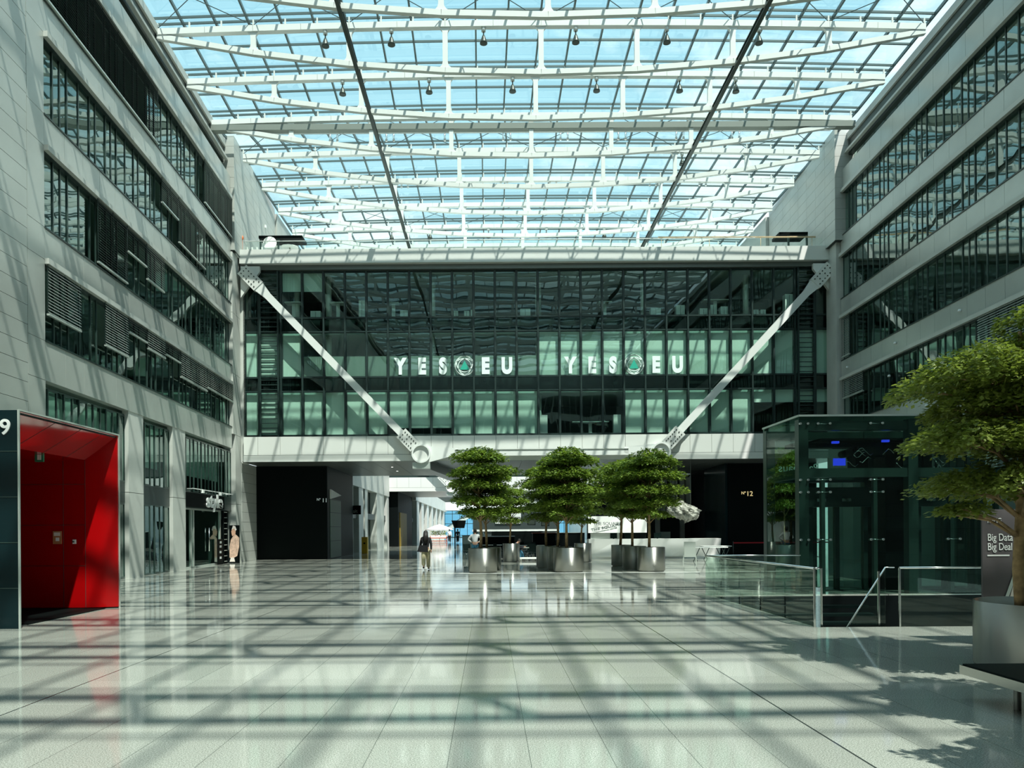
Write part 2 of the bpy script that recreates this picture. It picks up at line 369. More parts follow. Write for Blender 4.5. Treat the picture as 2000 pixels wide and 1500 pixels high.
def put_window(key, args, loc, rz, kw={}):
    if key not in protos: protos[key] = o = window_unit(*args, **kw)
    else: o = copy_tree(protos[key])
    o.location = loc; o.rotation_euler = (0, 0, rz); return wname(o)
for zb in LV:
    for i in range(16):
        s = 23.3+i*1.225
        put_window('L%d' % (i % 3), (1.225, WH, (.62, .36, .62)[i % 3]), TL(s, -.16, zb), AL)
    for i in range(23):
        s = 42.9-i*1.2-.0
        put_window('R%d' % (i % 3), (1.2, WH, (.62, .36, .5)[i % 3]), TR(s, -.16, zb), AR)
# ---- ground storey, left: columns, mezzanine glazing, sign band, shop doors
m = MB(TL)
for a, b in ((29.3, 30.7), (33.9, 35.5)):
    m.k = 0; m.box(a, b, -.27, -.03, 0, 3.28); m.box(a, b, -.27, -.03, 3.30, 6.4)
m.box(43.3, 44.45, -.9, .08, 0, 3.28); m.box(43.3, 44.45, -.9, .08, 3.3, 7.2); m.box(42.9, 44.45, -.9, .08, 7.22, 10.6); m.box(42.9, 44.45, -.9, .08, 10.62, 14.0); m.box(42.9, 44.45, -.9, .08, 14.02, 17.4); m.box(43.4, 44.3, -.8, .16, 17.4, 18.2)
m.build('column_cladding', ['concrete'], wall_left)
m = MB(TL)
for a, b in ((23.3, 29.3), (30.7, 33.9), (35.5, 43.3)):
    m.box(a, b, -.4, -.18, 2.9, 3.65); m.box(a, b, -5, -.95, 6.1, 6.38); m.box(a, b, -5, -.95, 3.1, 3.4)
m.build('sign_band', 'frame', wall_left)
for a, b, n in ((23.3, 29.3, 6), (30.7, 33.9, 3), (35.5, 43.3, 7)):
    for i in range(n):
        wd = (b-a)/n; put_window('G%d' % n, (wd, 2.6, .45), TL(a+wd*i, -.2, 3.65), AL)
        if not (a > 35): put_window('H%d' % n, (wd, 2.9, .45), TL(a+wd*i, -.22, 0), AL)
# bright curtains behind the mezzanine glazing
m = MB(TL)
for a, b in ((23.5, 29.2), (30.8, 33.8), (35.6, 42.4)): m.box(a, b, -.72, -.68, 4.5, 6.2)
m.build('curtain', 'roller', wall_left)
# ---- right ground storey
m = MB(TR)
for a in (17, 23, 29, 35, 41.6): m.box(a, a+1.3, -.9, -.03, 0, 6.4)
m.box(43.0, 44.4, -.9, .22, 0, 17.9); m.build('column_cladding', 'concrete', wall_right)
m = MB(TR); m.box(-15, 44, -5, -4.8, 0, 6.4); m.box(15, 43, -1.2, -.9, 2.9, 3.5); m.build('shop_back_wall', 'dark', wall_right)
for i in range(20): put_window('RG', (1.2, 2.8, .45), TR(43-i*1.3, -.95, 0), AR)
for i in range(20): put_window('RH', (1.2, 2.6, .45), TR(43-i*1.3, -.95, 3.55), AR)
# ---- shafts carrying the roof beyond the facades
def shaft(name, x0, k, s0, s1, sgn, zlo, ztop):
    T = lambda s, d, z: (x0+k*(s-s0)+sgn*d, s, z)   # d measured outwards from the atrium
    m = MB(T); m.k = 1; m.box(s0+.02, s1-.02, .02, 4, zlo, ztop-.02); m.k = 0
    z = zlo
    while z < ztop-.01:
        z1 = min(ztop, z+.58); n = 8
        for i in range(n):
            a = s0+(s1-s0)*i/n; b = s0+(s1-s0)*(i+1)/n; m.box(a+.006, b-.006, 0, .05, z+.006, z1-.006)
        for i in range(3): m.box(s0, s0+.04, .05+i*1.2, .05+(i+1)*1.2-.012, z+.006, z1-.006)
        z = z1
    m.k = 0; m.box(s0, s1, 0, 4, ztop-.02, ztop+.05)
    return struct(m.build(name, ['panel_r', 'joint']))
shaft('wall_shaft_left', -14.12, -.046, 42.95, 52.8, -1, 17.5, 23.85)
shaft('wall_shaft_right', 19.32, .042, 42.6, 53.9, 1, 17.7, 23.85)
# long low walls of the further roof edge
m = MB(); m.box(-16.5, -14.45, 52.9, 72, 17.5, 23.6); m.box(19.6, 22, 54, 72, 17.5, 23.6); struct(m.build('wall_upper_far', 'panel_r'))
# ---- bridge building across the atrium
BY = 44.6
XB = [-14.11, -13.28]+[-12.0+1.2433*i for i in range(25)]+[19.0, 20.07]
ZR = [(7.27, 9.85), (10.65, 13.3), (14.1, 16.8)]
def fascia_panels(y0, zlo, zhi, x0, x1, first):
    m = MB(); m.k = 1; m.box(x0, x1, y0+.04, y0+.5, zlo, zhi-.02); m.k = 0
    xs = [x for x in XB if x0-.01 < x < x1+.01]
    for a, b in zip(xs, xs[1:]): m.box(a+.008, b-.008, y0, y0+.06, zlo+.36, zhi-.01)
    m.box(x0, x1, y0-.02, y0+.06, zlo, zlo+.34); m.box(x0, x1, y0-.03, y0+.5, zlo-.03, zlo)
    return m
m = fascia_panels(44.25, 5.78, 7.2, XB[0], XB[-1], True); wall_bridge = struct(m.build('wall_bridge', ['fascia', 'joint']))
m = MB(); m.box(-14.2, 19.75, 44.0, 56, 17.1, 17.9); m.build('roof_fascia', 'fascia', wall_bridge)
m = MB(); m.box(-15.6, -14.08, 44.5, 45.2, 5.7, 17.9); m.box(20.05, 21.5, 44.5, 45.2, 5.7, 17.9); m.build('end_panel', 'concrete', wall_bridge)
m = MB(); m.box(-14.2, 20.07, 44.3, 56, 16.82, 17.1); m.build('roof_soffit', 'soffit', wall_bridge)
m = MB(); m.k = 1; m.box(-14.2, 20.1, 44.7, 56.3, 5.8, 7.15); m.k = 0
for i in range(28): m.box(-14.2+i*1.2433+.008, -14.2+(i+1)*1.2433-.008, 44.3, 56.3, 5.74, 5.8)
m.build('soffit', ['soffit', 'joint'], wall_bridge)
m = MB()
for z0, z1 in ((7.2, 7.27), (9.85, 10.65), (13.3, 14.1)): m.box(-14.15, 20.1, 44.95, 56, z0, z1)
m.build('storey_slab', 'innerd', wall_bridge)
m = MB()
for z0, z1 in ((9.85, 10.65), (13.3, 14.1)): m.quad((-14.11, BY, z0), (20.07, BY, z0), (20.07, BY, z1), (-14.11, BY, z1))
m.build('spandrel_glass', 'pane_s', wall_bridge, fix=False)
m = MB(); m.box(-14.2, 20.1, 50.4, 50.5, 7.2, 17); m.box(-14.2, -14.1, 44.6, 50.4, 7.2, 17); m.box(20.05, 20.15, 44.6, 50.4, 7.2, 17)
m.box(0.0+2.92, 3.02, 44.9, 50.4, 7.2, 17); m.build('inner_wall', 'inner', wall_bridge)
m = MB()
for z0, z1 in ((9.78, 9.86), (13.22, 13.31), (16.75, 16.82)): m.box(-14.1, 20.05, 44.95, 50.4, z0, z1)
m.build('room_ceiling', 'slab', wall_bridge)
m0 = None
for x in XB:
    if m0 is None:
        m = MB(); m.box(-.045, .045, -.1, .16, 7.2, 16.82); m0 = m.build('mullion', 'frame', wall_bridge); o = m0
    else: o = m0.copy(); C.objects.link(o); o.parent = wall_bridge
    o.location = (x, BY, 0)
for z in (7.27, 9.85, 10.65, 13.3, 14.1, 16.8):
    m = MB(); m.box(-14.11, 20.07, BY-.06, BY+.12, z-.035, z+.035); m.build('transom', 'frame', wall_bridge)
for r, (z0, z1) in enumerate(ZR):
    for i in range(28):
        w = XB[i+1]-XB[i]-.09; put_window('B%d%s' % (r, '' if 2 <= i < 26 else str(i)), (w, z1-z0-.07, 0), (XB[i]+.045, BY, z0+.035), 0, dict(fm='frame', pane='pane_b', b=.03, dp=.06))
# columns inside, white
m0 = None
for pxx in (578, 640, 845, 1053, 1260, 1462):
    x = (pxx+2-955)/33.2
    if m0 is None: m = MB(); m.lathe([(.17, 7.27), (.17, 9.8)], n=14); m.lathe([(.17, 10.65), (.17, 13.25)], n=14); m.lathe([(.17, 14.1), (.17, 16.8)], n=14); m0 = m.build('inner_column', 'fascia', wall_bridge); o = m0
    else: o = m0.copy(); C.objects.link(o); o.parent = wall_bridge
    o.location = (x, 45.6, 0)
# underpass blocks (stair cores) and inner walls
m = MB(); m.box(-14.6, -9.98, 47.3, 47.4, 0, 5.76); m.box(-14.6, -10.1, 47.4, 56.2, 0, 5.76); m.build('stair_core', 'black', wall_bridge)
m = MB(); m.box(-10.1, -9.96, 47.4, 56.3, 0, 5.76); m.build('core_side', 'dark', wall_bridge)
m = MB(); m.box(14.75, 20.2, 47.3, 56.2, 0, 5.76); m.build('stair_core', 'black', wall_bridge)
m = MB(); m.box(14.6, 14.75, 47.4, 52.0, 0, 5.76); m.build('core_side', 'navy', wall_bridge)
m = MB(); m.k = 1; m.box(-15, -14.35, 44.5, 47.3, 0, 5.76); m.k = 0
for k in range(10): m.box(-15, -14.3, 44.5, 47.28, k*.576+.008, (k+1)*.576-.008)
struct(m.build('wall_underpass', ['panel_r', 'joint']))
m = MB(); m.box(-9.97, -9.93, 48.1, 51.6, .05, 3.75); m.k = 1
for z in (1.1, 2.0, 2.9, 3.7): m.box(-9.93, -9.92, 48.1, 51.6, z, z+.02)
m.k = 2; m.prism([(0, 0), (1.4, .35), (0, .6)], (-9.92, 48.1, 3.75), (0, 2.4, 0), (0, 0, 1), (1, 0, 0), .1)
struct(m.build('door_2', ['door_green', 'dark', 'signwhite']))
for nm, tx, loc, rot, mt, sz in (('house_number', 'Nº11', (-10.66, 47.22, 3.9), (PI/2, 0, 0), 'lit_grey', .36), ('house_number', 'Nº12', (15.95, 47.25, 3.72), (PI/2, 0, 0), 'gold', .42)):
    if tx == 'Nº11': loc = tuple(px(631, 981, 47.27))
    t = thing(nm, {'Nº11': 'grey Nº11 numerals on the black stair core wall', 'Nº12': 'gold Nº12 numerals on the black stair core wall'}[tx], 'house number', loc)
    text_mesh('Nº', sz*.6, .015, 'numero_sign', mt, t, (loc[0]-.27, loc[1], loc[2]+.1), rot); text_mesh(tx[2:], sz, .015, 'digits', mt, t, (loc[0]+.1, loc[1], loc[2]), rot)
# ---- second atrium and bridges beyond
m = MB()
def farcols(xw, spans, m):
    for a, b in spans: m.box(xw-.7, xw, a, b, 0, 6.6)
m = MB(); m.box(-12, -11.3, 56.3, 79.6, 0, 7.4); m.k = 1
for a, b in ((57.2, 58.6), (61.2, 63.3), (64.2, 65.6), (70.9, 75.8), (78, 79.5)): m.box(-11.3, -10.35, a, b, 0, 5.2); 
m.box(-11.4, -10.3, 56.3, 79.6, 5.2, 7.4); m.k = 2; m.box(-11.1, -10.5, 56.3, 79.6, 2.7, 3.2)
for i in range(22): m.box(-10.95, -10.85, 56.5+i*1.05, 56.6+i*1.05, 0, 5.2)
struct(m.build('wall_left_far', ['inner', 'concrete', 'frame']))
m = MB(); m.box(16.6, 17, 56.3, 79.6, 0, 7.4); m.k = 1
for a, b in ((56.4, 57.4), (61, 62.2), (67, 68.3), (74, 75.4)): m.box(15.4, 16.6, a, b, 0, 5.2)
m.box(15.3, 16.7, 56.3, 79.6, 5.2, 7.4); m.k = 2
for i in range(20): m.box(15.9, 16.0, 56.5+i*1.15, 56.62+i*1.15, 0, 5.2)
m.box(15.8, 16.4, 56.3, 79.6, 2.7, 3.1)
struct(m.build('wall_right_far', ['inner', 'concrete', 'frame']))
m = fascia_panels(79.6, 5.78, 7.2, XB[0], XB[-1], True); wb2 = struct(m.build('wall_bridge_far', ['fascia', 'joint']))
m = MB(); m.box(-14.2, 20.1, 79.9, 95, 5.76, 7.2); m.build('soffit', 'soffit', wb2)
m = MB(); m.box(-14.2, 20.1, 79.9, 92, 7.2, 17.5); m.build('body', 'frame', wb2)
m = MB(); m.box(-14, -9.5, 80.4, 95, 0, 5.76); m.box(15, 20, 80.4, 95, 0, 5.76); m.build('stair_core', 'black', wb2)
m = MB(); m.box(-9.6, -9.4, 81.5, 88, 0, 3.6); m.build('yellow_door', 'yellow_d', wb2)
m = MB(); m.box(-10.6, -10.1, 95, 164, 0, 7.4); m.k = 1
for a in (97, 104, 113, 122, 132, 143, 154): m.box(-10.2, -9.1, a, a+3.4, 0, 5.4)
m.box(-10.3, -9.0, 95, 164, 5.4, 7.4); m.k = 2; m.box(-9.9, -9.5, 95, 164, 2.7, 3.2)
for i in range(34): m.box(-9.8, -9.7, 95+2*i, 95.15+2*i, 0, 5.4)
struct(m.build('wall_left_end', ['inner', 'concrete', 'frame']))
m = MB(); m.box(17, 17.5, 95, 164, 0, 7.4); struct(m.build('wall_right_end', 'panel_r'))
m = MB(); m.k = 1; m.box(-14, 20, 160.2, 160.6, 5.78, 9.4); m.k = 0
for i in range(28): m.box(-14+i*1.24+.01, -14+(i+1)*1.24-.01, 160, 160.3, 5.78, 7.4)
wend = struct(m.build('wall_end', ['fascia', 'joint']))
m = MB()
for i in range(18): m.box(-9.5+i*1.6, -9.4+i*1.6, 165, 165.15, 0, 5.8)
for z in (0, 2.9, 5.0, 5.7): m.box(-10, 18, 165, 165.15, z, z+.12)
w = m.build('window', 'frame'); wname(w)
m = MB(); m.quad((-10, 165.1, 0), (18, 165.1, 0), (18, 165.1, 5.8), (-10, 165.1, 5.8)); m.build('pane', 'blueglass', w, fix=False)
m = MB(); m.box(-9, -5, 230, 240, 0, 7.5); m.box(-3, 3, 240, 250, 0, 6.5); m.box(6, 16, 236, 250, 0, 8)
tag(m.build('office_building', 'building'), 'pale building seen through the blue glazed end of the passage', 'building')
m = MB(); m.box(-40, 40, 170, 300, -.4, -.1); struct(m.build('ground', 'concrete'))
m = MB(); m.box(-2.5, 11, 120, 122, 0, 5.0); m.k = 1; m.box(-2.6, 11, 119.8, 120, 1.4, 1.7); m.box(1, 5, 119.8, 120, 2.6, 4.2); struct(m.build('wall_far_kiosk', ['innerd', 'panel_r']))
# ---- rear wall behind the camera closes the hall
m = MB(); m.box(-14, 20, -16, -15.6, 0, 23.5); m.k = 1
for i in range(28):
    for j in range(6): m.box(-13.8+i*1.2, -13.8+i*1.2+1.1, -15.6, -15.55, .3+j*3.4, 2.8+j*3.4)
struct(m.build('wall_back', ['panel', 'frame']))
# ================================================================== ROOF
def XE(k): 
    Y = 33.2+3.69*k
    if k <= 2: return Y, -12.67-.0455*Y, 17.62+.0405*Y
    return Y, -14.0, 19.15
def zt_(u): return 23.32+.28*(1-u*u)
def zb_(u): return 23.15-1.65*(1-u*u)
def zg_(u): return 23.78+.30*(1-u*u)
KS = list(range(-11, 10))
for k in KS:
    Y, a, b = XE(k); c = (a+b)/2
    t = thing('roof_truss', None, 'roof truss', (c, Y, 23.1), 'white lens shaped trusses under the glass roof')
    us = [-1+i/8 for i in range(17)]
    X = lambda u: c+(b-a)/2*u
    m = MB()
    for u, v in zip(us, us[1:]): m.beam((X(u), Y, zt_(u)), (X(v)+.01, Y, zt_(v)), .26, .26)
    for u in (-1+i/12 for i in range(25)): m.box(X(u)-.03, X(u)+.03, Y-.03, Y+.03, zt_(u)+.1, zg_(u)-.04)
    m.build('top_chord', 'white', t)
    m = MB(); n = 8
    for i in range(n):
        u, v = -1+2*i/n, -1+2*(i+1)/n
        w = (u+v)/2; m.beam((X(u), Y, zb_(u)), (X(v)+.01, Y, zb_(v)), .20, .22)
    m.build('bottom_chord', 'white', t)
    for i in range(1, 8):
        u = -1+i/4; z0 = zb_(u)+.09; z1 = zt_(u)-.1; h = z1-z0; r = min(.28, h*.3); w = .11
        P = []
        for q in range(5): A = PI/2*q/4; P.append((w+r*(1-math.sin(A)), r*(1-math.cos(A))))
        R_ = P[:]; poly = [(x, y) for x, y in R_]+[(x, h-y) for x, y in reversed(R_)]
        poly = poly+[(-x, y) for x, y in reversed(poly)]
        m = MB(); m.prism(poly, (X(u), Y, z0), (1, 0, 0), (0, 0, 1), (0, 1, 0), .13); m.build('post', 'white', t)
for i, o in enumerate([x for x in C.objects if x.name.startswith('roof_truss')]):
    n_ = i-9
    o['label'] = ('white lens shaped roof truss, %s in view counted from the camera' % ('first second third fourth fifth sixth seventh eighth ninth tenth eleventh twelfth'.split()[n_])) if n_ >= 0 else 'white lens shaped roof truss above and behind the camera'
# glass roof + bars
def RX(s):   # roof edge at any s (piecewise along trusses)
    k = (s-33.2)/3.69
    k0 = max(KS[0], min(KS[-1]-1, math.floor(k))); f = k-k0
    A = XE(k0); B = XE(k0+1)
    return A[1]+(B[1]-A[1])*f-.35, A[2]+(B[2]-A[2])*f+.35
ss = [33.2+3.69*k for k in KS]; ss = [ss[0]-3]+ss
NU = 24
m = MB()
grid = []
for s in ss:
    a, b = RX(s); grid.append([m.p((a+(b-a)*i/NU, s, zg_(-1+2*i/NU)+.05)) for i in range(NU+1)])
for A, B in zip(grid, grid[1:]):
    for i in range(NU): m.face([A[i], A[i+1], B[i+1], B[i]])
ceiling = struct(m.build('ceiling', 'roofglass', fix=False))
for i in range(NU+1):
    m = MB(); u = -1+2*i/NU
    for s, t in zip(ss, ss[1:]):
        a, b = RX(s); a2, b2 = RX(t); m.beam((a+(b-a)*i/NU, s, zg_(u)), (a2+(b2-a2)*i/NU, t+.01, zg_(u)), .075, .15)
    m.build('rafter', 'bar', ceiling)
for s in ss[1:]:
    for ds, w, mt in ((-.24, .06, 'bar'), (.16, .06, 'bar'), (1.845, .06, 'bar')):
        if s+ds > ss[-1]: continue
        m = MB(); a, b = RX(s+ds)
        for i in range(NU):
            u = -1+2*i/NU; v = u+2/NU; m.beam((a+(b-a)*i/NU, s+ds, zg_(u)+.01), (a+(b-a)*(i+1)/NU, s+ds, zg_(v)+.01), w, .09)
        m.build('purlin', mt, ceiling)
# deep expansion beam behind the third truss in view
Y, a, b = XE(2); m = MB()
m.box(a-.2, b+.2, Y-.13, Y+.27, 22.9, 23.2); struct(m.build('trim_1', mat('gutter_beam_grey', (.22, .25, .22), .5)))
# cross bracing rods
for k in (-9, -6, -4, -1, 2, 5, 8):
    Y0, a0, b0 = XE(k); Y1, a1, b1 = XE(k+1)
    for i in range(8):
        m = MB(); u, v = -1+i/4, -1+(i+1)/4; X0 = lambda w: (a0+b0)/2+(b0-a0)/2*w; X1 = lambda w: (a1+b1)/2+(b1-a1)/2*w
        m.tube((X0(u), Y0, zt_(u)+.2), (X1(v), Y1, zt_(v)+.2), .018, 5); m.tube((X0(v), Y0, zt_(v)+.2), (X1(u), Y1, zt_(u)+.2), .018, 5)
        o = m.build('bracing_rods', 'bar'); tag(o, 'thin crossed bracing rods under the glass between two roof trusses', 'bracing', 'crossed rods between the roof trusses')
# maintenance rails running the length of the hall
for x0, x1, lab in ((-5.72, -5.5, 'dark maintenance rail under the trusses on the side of the red portal'), (10.45, 11.15, 'dark maintenance rail under the trusses on the side of the glass lift')):
    m = MB(); zz = 21.95
    m.beam((x0, -6, zz-.2), (x1, 62, zz-.2), .17, .03); m.beam((x0, -6, zz+.02), (x1, 62, zz+.02), .14, .03); m.beam((x0, -6, zz-.1), (x1, 62, zz-.1), .03, .2)
    tag(m.build('maintenance_rail', 'rail'), lab, 'rail')
# spotlights under the trusses
t0 = None
def spot(loc, dark=True):
    global t0
    if t0 is None:
        t0 = thing('pendant_spotlight', 'bell shaped spotlight hanging under a roof truss', 'spotlight', (0, 0, 0), 'bell spotlights under the roof trusses')
        m = MB(); m.lathe([(.09, -.16), (.10, 0), (.05, .04)], n=12); m.box(-.05, .05, -.05, .05, 0, .25); m.build('mount', 'white', t0)
        m = MB(); m.lathe([(.06, -.34), (.08, -.40), (.16, -.62), (.165, -.68), (.14, -.68)], n=14); m.tube((0, 0, -.36), (0, 0, -.14), .03, 6); m.build('shade', 'rail', t0)
        o = t0
    else: o = copy_tree(t0)
    o.location = loc
for k, xs in ((0, (636, 765, 945, 1125, 1303, 1483)), (1, (669, 838, 1001, 1165, 1327, 1437)), (-1, (600, 740, 935, 1130, 1330, 1530)), (6, (763, 838, 952, 1065, 1178)), (7, (775, 882, 1094, 1201)), (3, (1331,))):
    Y, a, b = XE(k)
    for x in xs:
        X_ = (x+6-955)*Y/1500; u = (X_-(a+b)/2)/((b-a)/2); spot((X_, Y, zt_(u)-.14))
# cable trays with paired lamps
t1 = None
for Yc, zc, xs, who in ((42.4, 23.68, (652, 762, 876, 990, 1102, 1215, 1328, 1437), 'nearer'), (48.0, 23.6, (695, 790, 887, 984, 1080, 1177, 1275, 1372), 'further')):
    m = MB(); m.tube((-13.8, Yc, zc), (19, Yc, zc), .03, 6); tag(m.build('lamp_cable', 'white'), 'thin white cable carrying paired lamps, %s one from the camera' % who, 'cable')
    for x in xs:
        X_ = (x+5-955)*Yc/1500
        if t1 is None:
            t1 = thing('paired_lamp', 'pair of small pale lamps hanging from a white cable', 'lamp', (0, 0, 0), 'paired lamps on the cables under the roof')
            for q in (-.2, .2):
                m = MB(); m.lathe([(.05, -.42), (.075, -.36), (.05, -.2), (.06, -.05), (.02, 0)], (q, 0, 0), n=10); m.build('lamp_head', 'chrome', t1)
            o = t1
        else: o = copy_tree(t1)
        o.location = (X_, Yc, zc-.03)
# ================================================================== BRIDGE FRONT
def brace(P, N, sgn, lab, Y=43.95):
    t = thing('diagonal_brace', lab, 'brace', (N[0], Y, N[1]))
    p = Vector((P[0], Y, P[1])); n = Vector((N[0], Y, N[1])); d = (n-p).normalized(); w = Vector((d.z, 0, -d.x)); L = (n-p).length
    m = MB(); m.prism([(.9, -.33), (1.7, -.2), (L-1.6, -.2), (L-.9, -.36), (L-.9, .36), (L-1.6, .2), (1.7, .2), (.9, .33)], p, d, w, (0, 1, 0), .26); m.build('bar', 'white', t)
    for q, (a, b) in enumerate(((-.35, 1.0), (L-1.65, L-.5))):
        m = MB(); m.prism([(a, -.36), (b, -.36), (b, .36), (a, .36)], p, d, w, (0, 1, 0), .34); pl = m.build('splice_plate', 'fascia', t)
        m = MB(); 
        for i in range(6):
            for j in (-.2, 0, .2):
                if j == 0 and i % 2: continue
                c = p+d*(a+.15+i*(b-a-.3)/5)+w*j-Vector((0, .17, 0)); m.tube(c, c-Vector((0, .03, 0)), .038, 6)
        m.build('bolts', 'rail', pl)
    m = MB()
    # node ring with recessed disc
    ring = [];
    def cyl(r0, r1, ya, yb, k=24):
        A = [[m.p((n.x+r*math.cos(2*PI*i/k), y, n.z+r*math.sin(2*PI*i/k))) for i in range(k)] for r, y in ((r0, yb), (r0, ya), (r1, ya), (r1, yb))]
        for a, b in zip(A, A[1:]+A[:1]):
            for i in range(k): m.face([a[i], a[(i+1) % k], b[(i+1) % k], b[i]])
    cyl(.54, .45, Y-.26, Y+.3); nd = m.build('node_ring', 'white', t)
    m = MB(); m.prism([(.46*math.cos(2*PI*i/24), .46*math.sin(2*PI*i/24)) for i in range(24)], (n.x, Y+.02, n.z), (1, 0, 0), (0, 0, 1), (0, 1, 0), .3); m.build('node_disc', 'fascia', nd)
    m = MB(); m.prism([(.2, -.5), (2.1, .0), (2.1, .34), (.2, .5)] if sgn > 0 else [(-.2, -.5), (-2.1, .0), (-2.1, .34), (-.2, .5)], (n.x, Y, n.z-.05), (1, 0, 0), (0, 0, 1), (0, 1, 0), .2); m.build('gusset', 'white', t)
    m = MB(); x_ = n.x; m.box(x_-.5, x_+.5, Y-.1, Y+.5, 5.28, 5.62); m.build('bearing', 'venet', t)
    # raking leg of the brace running back under the soffit
    m = MB(); m.beam((x_, Y+.4, 5.55), (x_+sgn*1.6, Y+11, 5.45), .7, .5); m.build('under_beam', 'soffit', t)
    # upper gusset at the roof corner
    m = MB(); m.prism([(-.2, -1.3), (-.2, .5), (.9*1, .5), (.9, .2)] if sgn > 0 else [(.2, -1.3), (.2, .5), (-.9, .5), (-.9, .2)], (p.x-sgn*.2, Y+.2, p.z), (1, 0, 0), (0, 0, 1), (0, 1, 0), .2); m.build('corner_gusset', 'fascia', t)
    return t
bl = brace((-13.75, 16.45), (-3.84, 6.12), 1, 'white diagonal steel brace from the roof corner above the shop to the soffit')
br = brace((19.4, 16.4), (9.85, 6.15), -1, 'white diagonal steel brace from the roof corner above the lift to the soffit')
m = MB(); m.box(-1.9, 8.0, 43.85, 44.05, 5.98, 6.33); m.box(-1.9, 8.0, 43.8, 44.1, 6.33, 6.37); tag(m.build('tie_beam', 'white'), 'white horizontal tie beam joining the two diagonal braces behind the tree crowns', 'beam')
for o, lab in ((bl, 'white diagonal brace of the further bridge, on the side of the red portal'), (br, 'white diagonal brace of the further bridge, on the side of the white counter')):
    c = copy_tree(o); c.location.y += 35.2; c['label'] = lab
# roller blinds behind the bridge glazing
rb = None
def roller(i, r, zlo, dim=False):
    global rb
    if rb is None:
        rb = thing('roller_blind', None, 'blind', (0, 0, 0))
        m = MB(); m.box(-.565, .565, -.006, .006, -1, 0); m.build('fabric', 'roller', rb); m = MB(); m.box(-.57, .57, -.02, .02, -1.02, -1); m.build('bottom_bar', 'frame', rb); o = rb
    else: o = copy_tree(rb)
    z0, z1 = ZR[r]; w = XB[i+1]-XB[i]
    o.location = ((XB[i]+XB[i+1])/2, BY+.22, z1-.03); o.scale = (w/1.2433, 1, (z1-.03-zlo))
    st = ['bottom', 'middle', 'top'][r]
    o['group'] = 'pale roller blinds of the %s office storey' % st
    o['label'] = 'pale green roller blind %s behind the %s row of bridge windows' % ('half drawn' if zlo > z0+.3 else 'fully drawn', st)
    return o
for i in list(range(2, 7))+list(range(10, 14))+list(range(18, 24)): roller(i, 0, 7.34)
for i in range(7, 10): roller(i, 0, 7.72)
for i in (24, 25, 27): roller(i, 0, 9.08)
roller(0, 0, 7.34)
for i in [0, 2, 27]+list(range(14, 26)): roller(i, 1, 10.72)
roller(1, 1, 10.72); roller(1, 0, 7.34); roller(26, 1, 10.72); roller(26, 0, 9.08)
for i in (2, 3): roller(i, 2, 15.7)
# lettering on frosted strips
for i0, i1, xs, lab in ((3, 14, (782, 824, 865, 907.5, 948, 990), 'white YES EU window lettering with green triangle emblem, over the dark open rooms'), (14, 24, (1114, 1156, 1197, 1238, 1281, 1323), 'white YES EU window lettering with green triangle emblem, over the pale drawn blinds')):
    t = thing('window_lettering', lab, 'lettering', (XB[i0], BY, 10.7))
    m = MB()
    for i in range(i0, i1): m.quad((XB[i]+.05, BY+.05, 10.68), (XB[i+1]-.05, BY+.05, 10.68), (XB[i+1]-.05, BY+.05, 11.88), (XB[i]+.05, BY+.05, 11.88))
    m.build('frosted_strip', 'film', t, fix=False)
    for ch, x in zip('YES0EU', xs):
        X_ = (x+2.2-955)/33.63
        if ch != '0': text_mesh(ch, 1.22, .012, 'letter', 'letter', t, (X_, BY-.03, 10.86), sx=.72, bold=.075)
        else:
            m = MB(); cx, cz = X_, 11.27
            for cc, rr in (((0, 0), .56), ((0, .1), .46), ((-.08, -.05), .46), ((.08, -.05), .46)):
                P = [(cx+cc[0]+rr*math.cos(2*PI*i/28), BY-.03, cz+cc[1]+rr*math.sin(2*PI*i/28)) for i in range(29)]; m.path(P, .03, 5)
            e_ = m.build('emblem_rings', 'letter', t)
            m = MB(); m.prism([(-.27, -.22), (.27, -.22), (0, .3)], (cx, BY-.04, cz), (1, 0, 0), (0, 0, 1), (0, 1, 0), .02); m.build('emblem_triangle', 'emblem', t)
# ladders in the narrow bays
for x0, x1, lab in ((XB[1], XB[2], 'dark full height ladder rack in the bridge window bay beside the shop facade'), (XB[26], XB[27], 'dark full height ladder rack in the bridge window bay above the lift')):
    t = thing('ladder_rack', lab, 'ladder', (x0, BY, 7.2)); 
    for x in (x0+.12, x1-.12): m = MB(); m.box(x-.045, x+.045, BY-.26, BY-.11, 7.22, 16.8); m.build('side_rail', 'frame', t)
    for k in range(34): m = MB(); z = 7.4+k*.279; m.box(x0+.17, x1-.17, BY-.24, BY-.2, z, z+.045); m.build('rung', 'frame', t)
# ================================================================== VENETIAN BLINDS outside the facades
vb = {}
def venetian(T, ang, s0, s1, ztop, zbot, mt, lab, grp, sgn=1):
    n = max(1, int(round(abs(s1-s0)/1.22))); w = abs(s1-s0)
    o = thing('venetian_blind', lab, 'blind', T(s0 if sgn > 0 else s1, .06, ztop), grp)
    m = MB(); h = ztop-zbot; k = int(h/.09)
    for j in range(n):
        a, b = w*j/n+.015, w*(j+1)/n-.015
        for i in range(k):
            z = -.04-i*h/k; m.hexa([(a, -.04, z-.032), (b, -.04, z-.032), (b, .02, z+.028), (a, .02, z+.028), (a, -.04, z-.026), (b, -.04, z-.026), (b, .02, z+.034), (a, .02, z+.034)])
    s_ = m.build('slats', mt); s_.parent = o
    m = MB(); m.box(0, w, -.04, .04, -h-.05, -h+.01); 
    b_ = m.build('bottom_rail', 'venet'); b_.parent = o
    for j in range(n+1): m = MB(); m.box(w*j/n-.008, w*j/n+.008, -.008, .008, -h, 0); c_ = m.build('guide_cord', 'frame'); c_.parent = o
    o.rotation_euler = (0, 0, ang); return o
